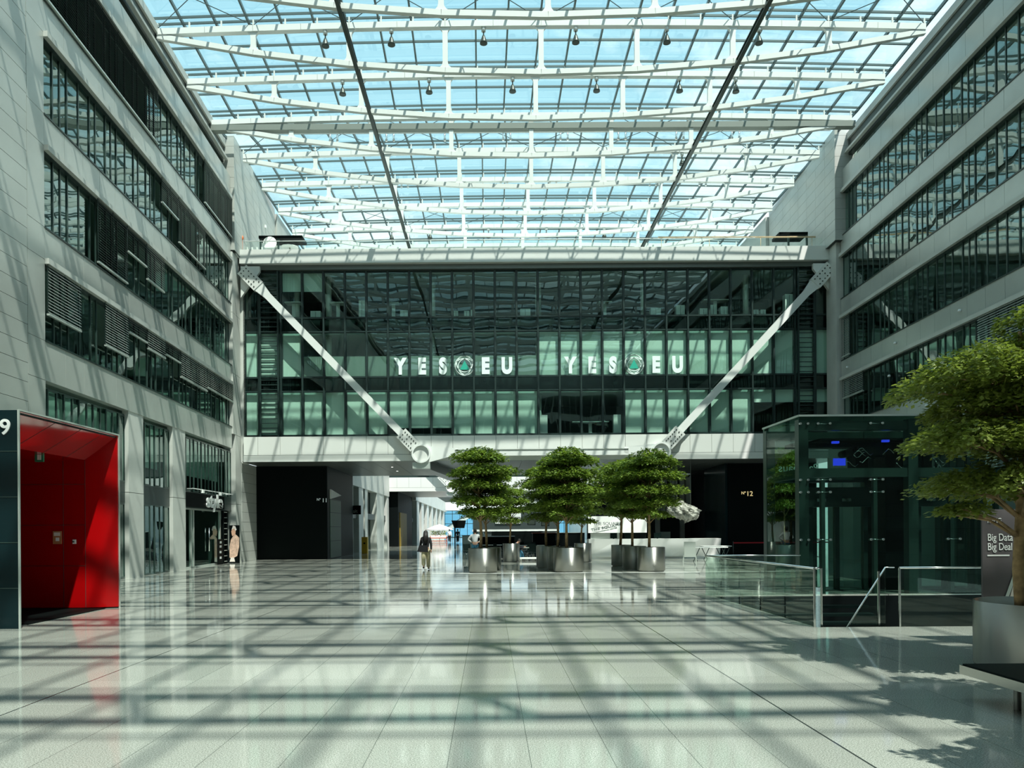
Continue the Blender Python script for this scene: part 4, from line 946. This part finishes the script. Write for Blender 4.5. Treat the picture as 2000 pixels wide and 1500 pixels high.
for i, (x, y, Y) in enumerate(((1038, 1020, 54), (1065, 1022, 54))):
    c = px(x, y, Y); m = MB(); m.box(c.x-.28, c.x+.28, Y, Y+.06, c.z-.2, c.z+.2); m.k = 1; m.box(c.x-.24, c.x+.24, Y-.01, Y, c.z-.16, c.z+.16); m.k = 0; m.tube((c.x, Y+.03, c.z+.2), (c.x, Y+.03, 5.75), .02); tag(m.build('hanging_screen', ['black', 'venet']), 'hanging screen with pale picture, %s' % ('left one of the pair behind the trees' if i == 0 else 'one of the pair nearer the white counter'), 'screen')
# downlights in the soffit
dl = None
for x, y in ((605, 912), (640, 923), (766, 912), (776, 920), (868, 921), (1470, 906), (1425, 917), (1310, 908)):
    u = (1033-(y+.0068*(x-955)))/1500; Y = 3.93/u; X_ = (x+.8-955)/1500*Y
    if dl is None: dl = thing('downlight', 'small round downlight in the bridge soffit', 'lamp', (0, 0, 0), 'downlights in the bridge soffit'); m = MB(); m.lathe([(.09, -.015), (.09, .0)], n=14); m.build('ring', 'signwhite', dl); m = MB(); m.lathe([(.06, -.02), (.06, -.012)], n=12); m.build('lens', 'lampglow', dl); o = dl
    else: o = copy_tree(dl)
    o.location = (X_, Y, 5.735)
# ================================================================== LIFT ENCLOSURE
LX0, LX1, LY0, LY1, LZ = 8.3, 15.0, 20.5, 23.2, 4.75
t = thing('lift_enclosure', 'glass and dark steel lift tower rising from the stair well', 'lift', (11.6, 21.8, 0))
for x in (LX0+.12, 11.35, 14.7):
    for y in (LY0+.15, LY1-.15): m = MB(); m.box(x-.13, x+.13, y-.13, y+.13, .0, LZ-.08); m.build('column', 'frame2', t)
for z0, z1 in ((4.38, 4.62), (3.12, 3.36)):
    for y in (LY0+.15, LY1-.15): m = MB(); m.box(LX0+.25, LX1, y-.1, y+.1, z0, z1); m.build('beam', 'frame2', t)
    m = MB(); m.box(LX0+.03, LX0+.22, LY0+.2, LY1-.2, z0, z1); m.build('beam', 'frame2', t)
m = MB(); m.quad((LX0, LY0, 0), (LX1, LY0, 0), (LX1, LY0, LZ), (LX0, LY0, LZ)); m.quad((LX0, LY1, 0), (LX0, LY0, 0), (LX0, LY0, LZ), (LX0, LY1, LZ)); m.quad((LX0, LY1, 0), (LX1, LY1, 0), (LX1, LY1, LZ), (LX0, LY1, LZ)); m.build('glass_skin', 'lift_glass', t, fix=False)
m = MB(); m.box(LX0-.02, LX1+.02, LY0-.02, LY1+.02, LZ, LZ+.03); m.build('glass_roof', 'lift_glass', t)
m = MB(); m.box(LX0-.02, LX1, LY0-.03, LY0, LZ-.01, LZ+.04); m.box(LX0-.03, LX0, LY0, LY1, LZ-.01, LZ+.04); m.build('top_edge', 'venet', t)
for x in (8.95, 10.35, 12.4, 13.6): m = MB(); m.box(x-.05, x+.05, LY0+.05, LY0+.18, .0, 3.1); m.build('glazing_post', 'frame2', t)
for x, dd in ((8.42, .1), (8.95, .16), (10.35, .16), (12.4, .16), (13.6, .16)):
    for z in (4.55, 3.05, 2.72, 1.45):
        if z < 4: pass
        m = MB()
        for s_ in (-1, 1): m.tube((x+s_*dd, LY0-.05, z), (x+s_*dd, LY0+.05, z), .032, 8)
        m.tube((x-dd, LY0+.05, z), (x+dd, LY0+.05, z), .014, 6); m.build('spider_fitting', 'chrome', t)
# lift shafts, doors, machinery inside
for x0, x1, lab in ((9.05, 10.6, 'first lift car frame with pale glass door behind the lift glass'), (12.1, 13.6, 'second lift car frame with pale glass door behind the lift glass')):
    q = thing('lift_car', lab, 'lift car', ((x0+x1)/2, 22, 0)); m = MB()
    for x in (x0, x0+.75, x1): m.box(x-.06, x+.06, 21.6, 21.75, 0, 2.9)
    m.box(x0-.1, x1+.1, 21.5, 21.9, 2.35, 2.9); m.box(x0-.1, x1+.1, 21.55, 22.6, 0, .03); m.build('door_frame', 'frame', q)
    m = MB(); m.box(x0+.06, x0+.69, 21.66, 21.68, .05, 2.35); m.build('door_leaf', 'balus', q); m = MB(); m.box(x0+.81, x1-.06, 21.66, 21.68, .05, 2.35); m.build('door_leaf', 'balus', q)
    m = MB(); m.box(x0+.1, x0+.35, 21.4, 21.5, 2.5, 2.58); m.box(x0+.8, x0+1.05, 21.4, 21.5, 2.5, 2.58); m.build('light_strip', 'chrome', q)
q = thing('lift_machinery', 'dark pulleys and cables with blue control boxes at the lift head', 'machinery', (10.8, 21.9, 3.4)); rng = random.Random(9)
m = MB(); m.box(8.6, 14.6, 21.7, 22.3, 4.05, 4.16); m.box(9.3, 12.6, 21.5, 22.4, 4.22, 4.27); m.box(10.4, 12.2, 21.6, 22.2, 3.75, 4.05)
for i in range(9): x = 10.2+i*.27; m.tube((x, 21.7, 3.8+rng.random()*.2), (x, 22.2, 3.8+rng.random()*.2), .09+.1*rng.random(), 10)
for i in range(10): x = 10.2+rng.random()*2.3; m.box(x, x+.1+.15*rng.random(), 21.6, 22.1, 3.4, 3.9)
m.build('machine_frame', 'black', q)
m = MB()
for i in range(14): 
    x = 10+rng.random()*2.6; z = 3.5+rng.random()*.6; P = [(x+k*.08, 21.5, z+.08*math.sin(k*1.3+i)) for k in range(5)]; m.path(P, .012, 5)
m.box(8.7, 9.6, 21.45, 21.5, 3.95, 3.98); m.box(12.2, 13.4, 21.45, 21.5, 4.1, 4.14); m.build('cables', 'chrome', q)
for x, z in ((9.6, 4.12), (11.0, 4.15)): m = MB(); m.box(x, x+.18, 21.4, 21.5, z, z+.06); m.build('control_box', 'screen_blue', q)
m = MB(); m.box(9.62, 9.95, 21.4, 21.45, 3.5, 3.7); m.build('display', 'screen_blue', q)
m = MB(); m.box(11.15, 11.95, 21.6, 22.6, 0, 4.1); tag(m.build('counterweight_shaft', 'black'), 'black counterweight shaft between the two lift cars', 'shaft')
m = MB(); m.box(8.6, 14.8, 24.6, 24.7, 0, 2.6) if False else None
for txt, p0, lab in (('Parkhaus', (1560, 921), 'mirrored Parkhaus lettering on the rear lift glass'), ('Aufzüge', (1806, 921), 'mirrored Aufzüge lettering on the rear lift glass')):
    c = px(p0[0], p0[1], 23.15); o = text_mesh(txt, .34, .006, 'glass_lettering', 'letter', None, tuple(c), mirror=True); tag(o, lab, 'lettering')
# ================================================================== BALUSTRADES round the stair well
def balus(P, lab, posts=(), h=1.05, zb=-.12):
    t = thing('glass_balustrade', lab, 'balustrade', tuple(P[0]))
    P = [Vector(p) for p in P]
    for a, b in zip(P, P[1:]):
        L = (b-a).length; n = max(1, int(round(L/1.45)))
        for i in range(n):
            p = a+(b-a)*(i/n+.006); q_ = a+(b-a)*((i+1)/n-.006); m = MB(); d = (b-a).normalized(); nn = Vector((-d.y, d.x, 0))*.008
            m.hexa([p-nn+Vector((0, 0, zb)), q_-nn+Vector((0, 0, zb)), q_+nn+Vector((0, 0, zb)), p+nn+Vector((0, 0, zb)), p-nn+Vector((0, 0, h-.03)), q_-nn+Vector((0, 0, h-.03)), q_+nn+Vector((0, 0, h-.03)), p+nn+Vector((0, 0, h-.03))]); m.build('glass_panel', 'balus', t)
    m = MB(); m.path([p+Vector((0, 0, h)) for p in P], .021, 8); m.build('handrail', 'chrome', t)
    for p in posts: m = MB(); p = Vector(p); m.box(p.x-.015, p.x+.015, p.y-.015, p.y+.015, -.05, h); m.build('end_post', 'chrome', t)
    return t
xL = 5.83
balus([(5.72, 20.33, 0), (xL, 13.78, 0)], 'long glass balustrade running back along the near side of the stair well', [(xL, 13.78)])
balus([(xL+.02, 13.78, 0), (6.02, 13.95, 0)], 'short glass return panel at the corner of the stair well', [(6.03, 13.95)])
balus([(5.72, 20.36, 0), (8.25, 20.36, 0)], 'rear glass balustrade between the stair well and the planters', ())
balus([(7.36, 13.78, 0), (9.0, 13.78, 0)], 'short front glass balustrade between the stair opening and the banner', [(7.36, 13.78), (9.0, 13.78)])
t = thing('stair_balustrade', 'sloping glass balustrade descending into the stair well', 'balustrade', (7.2, 14.1, 0))
m = MB(); a, b = Vector((7.22, 14.0, 1.05)), Vector((3.9+1.0, 14.0, -2.55)); m.hexa([(7.22, 14, 0), (5.9, 14, -2.2), (5.9, 14.012, -2.2), (7.22, 14.012, 0), (7.22, 14, 1.02), (5.9, 14, -1.0), (5.9, 14.012, -1.0), (7.22, 14.012, 1.02)]); m.build('glass_panel', 'balus', t)
m = MB(); m.path([(7.38, 14, 1.05), (7.22, 14, 1.05), (6.55, 14, 0.02), (5.95, 14, -.95)], .016, 8); m.build('handrail', 'chrome', t)
m = MB(); m.box(7.08, 7.11, 13.98, 14.02, -.6, .98); m.build('post', 'chrome', t)
t = thing('staircase', 'dark stair flight going down inside the stair well', 'stairs', (8, 15.5, -1))
for i in range(20): m = MB(); m.box(7.2-i*.07+.0, 12, 14.1+i*.28, 14.38+i*.28, -.25-i*.17, -.19-i*.17) if False else m.box(6.0, 9.3, 18.8-i*.26, 19.1-i*.26, -.2-i*.17, -.14-i*.17); m.build('tread', 'dark', t)
# ================================================================== TREES
def planter(loc, r, h, lab, soil=True, group='brushed steel tree planters'):
    t = thing('steel_planter', lab, 'planter', loc, group); m = MB(); c = loc
    m.lathe([(r-.05, .0), (r-.05, .04), (r, .04), (r, h), (r-.025, h), (r-.03, h-.14)], c, n=48, cap=False); m.build('cylinder', 'steel_d', t)
    m = MB(); m.lathe([(r-.03, h-.16), (r-.03, h-.12)], c, n=32); m.build('soil', 'soil', t)
    m = MB(); m.lathe([(r-.12, 0), (r-.12, .05)], c, n=24); m.build('base_ring', 'black', t)
    return t
def tree_mesh(seed, H, z0, tiers, leaf, per, trunk_r=.05, forks=2):
    """trunk + cloud-like layered foliage: tiers = (z, reach, pad radius, number of pads, dx, dy)"""
    rng = random.Random(seed); tr = MB(); fo = MB()
    top = Vector((rng.uniform(-.1, .1), rng.uniform(-.1, .1), H))
    pts = [Vector((0, 0, z0))]
    for k in range(1, 7): f = k/6; pts.append(Vector((0, 0, z0)).lerp(top, f)+Vector((math.sin(f*5+seed)*.04, math.cos(f*4+seed)*.04, 0)))
    tr.path(pts, [trunk_r*(1.25-.9*i/6) for i in range(7)], 8)
    pads = []
    for (z, reach, pr, n, dx, dy) in tiers:
        for i in range(n):
            a = 2*PI*(i+rng.uniform(-.25, .25))/n+seed; d = reach*rng.uniform(.65, 1.0) if n > 1 else 0
            c = Vector((dx+d*math.cos(a), dy+d*math.sin(a), z+rng.uniform(-.08, .08)-.10*d)); pads.append((c, pr*rng.uniform(.85, 1.15)))
            zb = z-.35-.25*d; base = Vector((0, 0, max(z0+.3, zb))); base.x = pts[3].x; base.y = pts[3].y
            mid = base.lerp(c, .5)+Vector((0, 0, .05)); tr.path([base, mid, c-Vector((0, 0, .08))], [trunk_r*.45, trunk_r*.3, trunk_r*.15], 5)
            for q in range(3):
                a2 = rng.uniform(0, 2*PI); tr.path([mid, c+Vector((math.cos(a2), math.sin(a2), -.15))*pr*.6], [trunk_r*.2, trunk_r*.08], 4)
    for c, r in pads:
        n = int(per*r*r)
        for i in range(n):
            a = rng.uniform(0, 2*PI); q = math.sqrt(rng.random()); edge = 1+.22*math.sin(3*a+seed+c.x*7)+.16*math.sin(7*a+c.y*9)+.08*math.sin(13*a+c.x*5)
            rr = r*q*edge; dome = r*.42*math.sqrt(max(0, 1-q*q*.95)); zz = dome*(1-rng.random()**2*1.3)-.2*r*q*q-.07*rng.random()
            p = c+Vector((rr*math.cos(a), rr*math.sin(a), zz)); L = leaf*rng.uniform(.7, 1.3)
            out = Vector((math.cos(a), math.sin(a), rng.uniform(-.7, .25))); out = (out+Vector((rng.uniform(-.8, .8), rng.uniform(-.8, .8), rng.uniform(-.3, .3)))).normalized()
            sd_ = out.cross(Vector((rng.uniform(-.5, .5), rng.uniform(-.5, .5), 1))).normalized()*L*.30
            fo.quad(p, p+out*L*.5+sd_, p+out*L, p+out*L*.5-sd_)
    return tr, fo
TM = {}
def tree(kind, loc, rz, lab, args, mt='leaf', sc=1.0, group=None):
    t = thing('potted_tree', lab, 'tree', loc, group)
    if kind not in TM:
        tr, fo = tree_mesh(*args); a = tr.build('trunk', 'bark'); b = fo.build('foliage', mt, fix=False); TM[kind] = (a, b)
    else: a, b = [x.copy() for x in TM[kind]]; C.objects.link(a); C.objects.link(b)
    a.parent = t; b.parent = t; t.rotation_euler = (0, 0, rz); t.scale = (sc, sc, sc); return t
PZ = .86
TA = (1, 4.25, 0, [(4.0, .6, .66, 5, 0, 0), (4.15, 0, .6, 1, 0, 0), (3.4, .85, .62, 6, .1, 0), (2.85, .8, .6, 5, -.1, 0), (2.25, .85, .55, 6, .05, 0), (1.75, .65, .48, 5, 0, 0)], .125, 2300, .055)
TB = (2, 4.1, 0, [(3.8, .7, .66, 5, 0, 0), (4.0, 0, .66, 1, .1, 0), (3.25, .9, .66, 6, 0, 0), (2.7, .95, .6, 6, .1, 0), (2.1, .85, .55, 6, -.1, 0), (1.6, .7, .42, 4, 0, 0)], .125, 2300, .055)
TCc = (3, 3.2, 0, [(3.0, .5, .55, 4, 0, 0), (2.5, .7, .55, 5, 0, 0), (2.0, .8, .5, 6, 0, 0), (1.5, .6, .4, 4, 0, 0)], .12, 2300, .045)
PL = [ # px centre, Y, radius, tree kind, scale, label
    (942, 31.9, .60, 'A', 1.0, 'first planter from the walking woman, in the front row'),
    (955, 33.6, .52, None, 1.0, 'planter half hidden behind the first front planter'),
    (998, 41.8, .46, 'C', 1.0, 'single smaller planter standing further back beside the seated man'),
    (1110, 31.9, .62, 'B', 1.0, 'front planter of the middle group'),
    (1092, 33.7, .55, 'B2', .92, 'second planter of the middle group, just behind the front one'),
    (1070, 35.5, .55, 'A', .9, 'third planter of the middle group, further back'),
    (1138, 41, .46, 'C', .95, 'pale planter peeking out behind the middle group beside the white counter'),
    (1271, 31.9, .57, 'B', .98, 'front planter before the white counter'),
    (1238, 33.9, .52, 'A', .93, 'dark planter behind the front one before the white counter'),
    (1214, 36.5, .50, 'C', 1.25, 'dark rear planter of the group before the white counter'),
    (1536, 34, .55, 'C', .85, 'planter seen through the glass of the lift tower'),
]
for i, (x, Y, r, k, sc, lab) in enumerate(PL):
    X_ = (x+.3-955)*Y/1500; planter((X_, Y, 0), r, 1.0, 'brushed steel '+lab, group=None)
    if k:
        kk = {'A': ('A', TA), 'B': ('B', TB), 'B2': ('B', TB), 'C': ('C', TCc)}[k]
        tree(kk[0], (X_-.08, Y, PZ), i*1.7, 'layered tree in the '+lab, kk[1], sc=sc)
        if x == 1536: [o for o in C.objects if o.name.startswith('potted_tree')][-1].scale = (.62, .62, 1.4)
X_ = (953-955)*33.6/1500; tree('C', (X_-.05, 33.6, PZ), .5, 'smaller layered tree rising behind the first front steel planter', TCc, sc=1.1)
# the big tree beside the camera and its neighbours out of frame
planter((6.98, 9.6, 0), .80, .84, 'large brushed steel planter cut by the picture edge beside the glass bench')
NT = (5, 3.45, 0, [(3.75, .3, .42, 3, .55, 0), (3.0, .95, .6, 7, 0, 0), (3.3, .4, .5, 3, .5, .1), (2.65, .75, .5, 6, .15, .1), (2.25, .9, .56, 7, .1, -.1), (1.68, .88, .5, 7, 0, -.1), (1.3, .1, .24, 2, -.75, -.1), (1.9, 0, .6, 1, .2, 0)], .07, 6500, .06)
tree('N', (6.45, 9.3, .7), 0, 'large olive green layered tree in the near steel planter', NT, 'leaf2', 1.0)
tree('N', (6.25, 5.95, .4), 2.2, 'neighbouring layered tree whose branches reach in beside the camera', NT, 'leaf2', .95)
tree('N', (5.2, 4.1, .2), 4.1, 'nearest layered tree beside the camera, casting its shadow on the floor', NT, 'leaf2', .9)
planter((6.3, 5.95, 0), .6, .6, 'steel planter of the neighbouring tree beside the camera'); planter((5.3, 4.1, 0), .6, .5, 'nearest steel planter beside the camera, outside the view')
# glass bench slab
t = thing('glass_bench', 'low dark glass topped bench slab on steel feet before the large planter', 'bench', (6.4, 7.2, 0))
m = MB(); m.box(4.86, 8.2, 6.65, 7.95, .27, .36); m.build('frame', 'steel', t); m = MB(); m.box(4.88, 8.2, 6.67, 7.93, .36, .375); m.build('glass_top', 'dark', t)
for x in (5.15, 6.6): 
    for y in (6.9, 7.5): m = MB(); m.tube((x, y, 0), (x, y, .27), .035, 10); m.build('foot', 'steel_d', t)
# banner
t = thing('advertising_banner', 'dark grey Big Data Big Deal advertising banner with fanned pages behind the large planter', 'banner', (8.0, 11.5, 0))
a = px(1918, 995, 11.5); x0 = a.x; m = MB(); m.box(x0, x0+1.1, 11.5, 11.53, .1, a.z); m.build('panel', 'poster_grey', t)
m = MB(); m.box(x0, x0+1.1, 11.45, 11.6, 0, .1); m.build('stand', 'steel', t)
text_mesh('Big Data', .155, .003, 'lettering', 'signwhite', t, (x0+.07, 11.49, a.z-.47), sx=.72, align='LEFT'); text_mesh('Big Deal', .155, .003, 'lettering', 'signwhite', t, (x0+.07, 11.49, a.z-.61), sx=.72, align='LEFT')
m = MB(); m.box(x0+.07, x0+.40, 11.49, 11.5, a.z-.70, a.z-.68); m.build('underline', 'signwhite', t)
text_mesh('KPMG', .10, .003, 'logo', 'signwhite', t, (x0+.07, 11.49, a.z-.20), sx=.8, align='LEFT')
for i, (u0, u1) in enumerate(((.12, .52), (.22, .56), (.3, .62), (.38, .68), (.48, .78), (.6, .95))):
    m = MB(); m.prism([(u0, .15), (u0+.06, .15), (u1+.05, 1.25), (u1, 1.25)], (x0, 11.49-.002*i, 0), (1, 0, 0), (0, 0, 1), (0, 1, 0), .004); m.build('printed_page', 'poster_page' if i % 3 else 'venet', t)
m = MB(); m.prism([(.55, 1.0), (1.05, 1.1), (1.05, 1.85), (.6, 1.8)], (x0, 11.475, 0), (1, 0, 0), (0, 0, 1), (0, 1, 0), .004); m.build('printed_cover', 'poster_orange', t)
# ================================================================== PEOPLE
def skinmesh(name, chains, mt, parent, sub=2):
    """chains: list of [(x,y,z,r),...]; the first vertex of a later chain may be ('@', index) to branch"""
    vs_, es, rs = [], [], []
    for ch_ in chains:
        prev = None
        for p in ch_:
            if p[0] == '@': prev = p[1]; continue
            vs_.append(p[:3]); rs.append(p[3]); i = len(vs_)-1
            if prev is not None: es.append((prev, i))
            prev = i
    me = bpy.data.meshes.new(name); me.from_pydata(vs_, es, []); me.materials.append(M[mt])
    o = bpy.data.objects.new(name, me); C.objects.link(o)
    sm = o.modifiers.new('skin', 'SKIN'); 
    sk = me.skin_vertices[0] if me.skin_vertices else None
    if sk is None:
        b = bmesh.new(); b.from_mesh(me); b.verts.layers.skin.verify(); b.to_mesh(me); b.free(); sk = me.skin_vertices[0]
    for i, r in enumerate(rs): d = sk.data[i]; d.radius = (r, r) if not isinstance(r, tuple) else r; d.use_root = (i == 0)
    s_ = o.modifiers.new('sub', 'SUBSURF'); s_.levels = sub; s_.render_levels = sub
    sm.use_smooth_shade = True
    o.parent = parent; return o
def person(lab, loc, rz, pose, cloth, hair_len=.12, sc=1.0, extra=None):
    t = thing('person', lab, 'person', (0, 0, 0))
    top, bot, sh = cloth
    J = pose
    torso = [(*J['hip'], (.15, .11)), (*J['waist'], (.12, .095)), (*J['chest'], (.155, .115)), (*J['neck0'], .07), (*J['neck'], .055), (*J['head0'], .075), (*J['head'], .095), (*J['crown'], .07)]
    body = [torso]
    for s_ in ('L', 'R'):
        body.append([('@', 2), (*J['sh'+s_], .06), (*J['el'+s_], .042), (*J['wr'+s_], .03), (*J['ha'+s_], .038), (*J['fi'+s_], .02)])
        body.append([('@', 0), (*J['th'+s_], .095), (*J['kn'+s_], .062), (*J['an'+s_], .042), (*J['to'+s_], .035)])
    skinmesh('body', body, 'skin', t)
    tp = [[(*J['hip'], (.17, .13)), (*J['waist'], (.15, .12)), (*J['chest'], (.18, .14)), (*J['neck0'], .085)]]
    for s_ in ('L', 'R'): tp.append([('@', 2), (*J['sh'+s_], .078), (*J['el'+s_], .058), (*J['wr'+s_], .045)])
    skinmesh('top', tp, top, t)
    bt = [[(*J['hip'], (.175, .135))]]
    for s_ in ('L', 'R'): bt.append([('@', 0), (*J['th'+s_], .125), (*J['kn'+s_], .105), (*J['an'+s_], .092)])
    skinmesh('trousers', bt, bot, t)
    for s_ in ('L', 'R'): skinmesh('shoe', [[(*J['an'+s_], .05), (*J['to'+s_], .045)]], sh, t)
    h = Vector(J['head']); m = MB(); m.blob((h.x, h.y+J.get('hb', .02), h.z+.03), (.105, .115, .125), 12, 8)
    if hair_len > .2: m.path([(h.x, h.y+J.get('hb', .02)*3, h.z+.06), (h.x, h.y+J.get('hb', .02)*5, h.z-.15), (h.x+.02, h.y+J.get('hb', .02)*5.5, h.z-hair_len)], [.10, .12, .07], 10)
    m.build('hair', 'hair', t)
    f = Vector((0, -1 if J.get('hb', .02) > 0 else 1, 0)); c = h+f*.085   # face on the other side
    m = MB(); m.blob(c+Vector((0, 0, -.01)), (.014, .022, .025), 6, 5)
    for e_ in (-.035, .035): m.blob(c+Vector((e_, 0, .02)), .012, 6, 5)
    m.blob(c+Vector((0, -.0, -.055)), (.03, .01, .008), 6, 4); m.build('face', 'skin', t)
    if extra: extra(t)
    t.location = loc; t.rotation_euler = (0, 0, rz); t.scale = (sc, sc, sc); return t
def stand(hb=.02, arms='down', stride=0.0):
    J = dict(hip=(0, 0, .95), waist=(0, 0, 1.12), chest=(0, 0, 1.32), neck0=(0, 0, 1.46), neck=(0, 0, 1.5), head0=(0, 0, 1.56), head=(0, 0, 1.63), crown=(0, 0, 1.69), hb=hb)
    for s_, k in (('L', -1), ('R', 1)):
        st = stride*k
        J['th'+s_] = (.09*k, .02*st, .86); J['kn'+s_] = (.095*k, .14*st, .5); J['an'+s_] = (.09*k, .3*st+(.06 if st < 0 else 0), .09+(.08 if st < 0 else 0)); J['to'+s_] = (.095*k, .3*st+(.14 if hb < 0 else -.14), .04+(.0 if st >= 0 else .03))
        if arms == 'down': J['sh'+s_] = (.19*k, 0, 1.40); J['el'+s_] = (.24*k, .05*-st, 1.13); J['wr'+s_] = (.25*k, -.12*st, .90); J['ha'+s_] = (.25*k, -.14*st, .83); J['fi'+s_] = (.25*k, -.15*st, .77)
        if arms == 'hips': J['sh'+s_] = (.2*k, 0, 1.40); J['el'+s_] = (.40*k, .06, 1.16); J['wr'+s_] = (.2*k, .05, 1.0); J['ha'+s_] = (.16*k, .02, 1.0); J['fi'+s_] = (.12*k, 0, .99)
    return J
J = stand(-.02, 'down', .9)
J = {k: (v if k == 'hb' else tuple(v)) for k, v in J.items()}
def bag(t):
    m = MB(); m.prism([(-.26, -.16), (.24, -.18), (.22, .12), (-.16, .14)], (-.12, -.16, .98), (1, 0, 0), (0, 0, 1), (0, 1, 0), .12); b_ = m.build('shoulder_bag', 'cloth_b', t)
    m = MB(); m.path([(-.24, -.12, 1.1), (-.2, -.12, 1.45), (-.1, 0, 1.5)], .018, 6); m.build('bag_strap', 'cloth_b', t)
P = px(832, 1112, 34.2)
person('person with long dark hair, black jacket, beige trousers and black bag walking away', (P.x, 34.2, 0), 0, J, ('cloth_b', 'cloth_beige', 'cloth_b'), .42, .985, bag)
P = px(928, 1080, 45)
person('person in a white shirt and jeans standing with hands on hips behind the first planter', (P.x, 45, 0), 0, stand(-.02, 'hips'), ('cloth_w', 'jeans', 'cloth_b'), .1, 1.02)
J = dict(hip=(0, 0, .5), waist=(.05, -.02, .66), chest=(.18, -.05, .86), neck0=(.27, -.06, .97), neck=(.31, -.06, 1.0), head0=(.35, -.06, 1.04), head=(.40, -.06, 1.08), crown=(.42, -.06, 1.14), hb=.02,
    shL=(.2, -.22, .88), elL=(.42, -.26, .70), wrL=(.66, -.2, .75), haL=(.72, -.19, .76), fiL=(.78, -.18, .76), shR=(.2, .12, .88), elR=(.42, .16, .70), wrR=(.66, .1, .75), haR=(.72, .1, .76), fiR=(.78, .1, .76),
    thL=(.1, -.1, .5), knL=(.45, -.14, .5), anL=(.4, -.14, .1), toL=(.54, -.14, .04), thR=(.1, .1, .5), knR=(.48, .1, .52), anR=(.62, .1, .1), toR=(.76, .1, .04))
P = px(1001, 1085, 44.2)
person('person in a grey shirt and jeans sitting and leaning on the lounge table', (P.x, 44.2, 0), 0, J, ('cloth_grey', 'jeans', 'cloth_b'), .1, 1.0)
m = MB(); m.box(P.x-.25, P.x+.22, 44.0, 44.45, .30, .38); 
for dx in (-.22, .16): m.box(P.x+dx, P.x+dx+.04, 44.05, 44.4, 0, .3)
tag(m.build('stool', 'dark'), 'low dark stool under the seated man', 'stool')
P = px(878, 1059, 103); person('person in a white top and dark trousers far down the passage by the red stall', (P.x, 103, 0), 0, stand(-.02, 'down', .4), ('cloth_w', 'cloth_b', 'cloth_b'), .1, 1.02)
P = px(894, 1059, 100); person('person dressed in black far down the passage', (P.x, 100, 0), 0, stand(-.02, 'down', -.3), ('cloth_b', 'cloth_b', 'cloth_b'), .1, 1.02)
P = px(940, 1060, 63.5); person('person in a pale blue shirt standing behind the tree trunks', (P.x, 60.5, 0), 0, stand(.02, 'down'), ('roller', 'cloth_b', 'cloth_b'), .1, 1.04)
J2 = dict(J); P = px(1166, 842, 47); o = person('person seated at the long meeting desk in the bottom office storey', (7.15, 46.1, 7.3), PI, J2, ('cloth_w', 'cloth_b', 'cloth_b'), .3, 1.0)
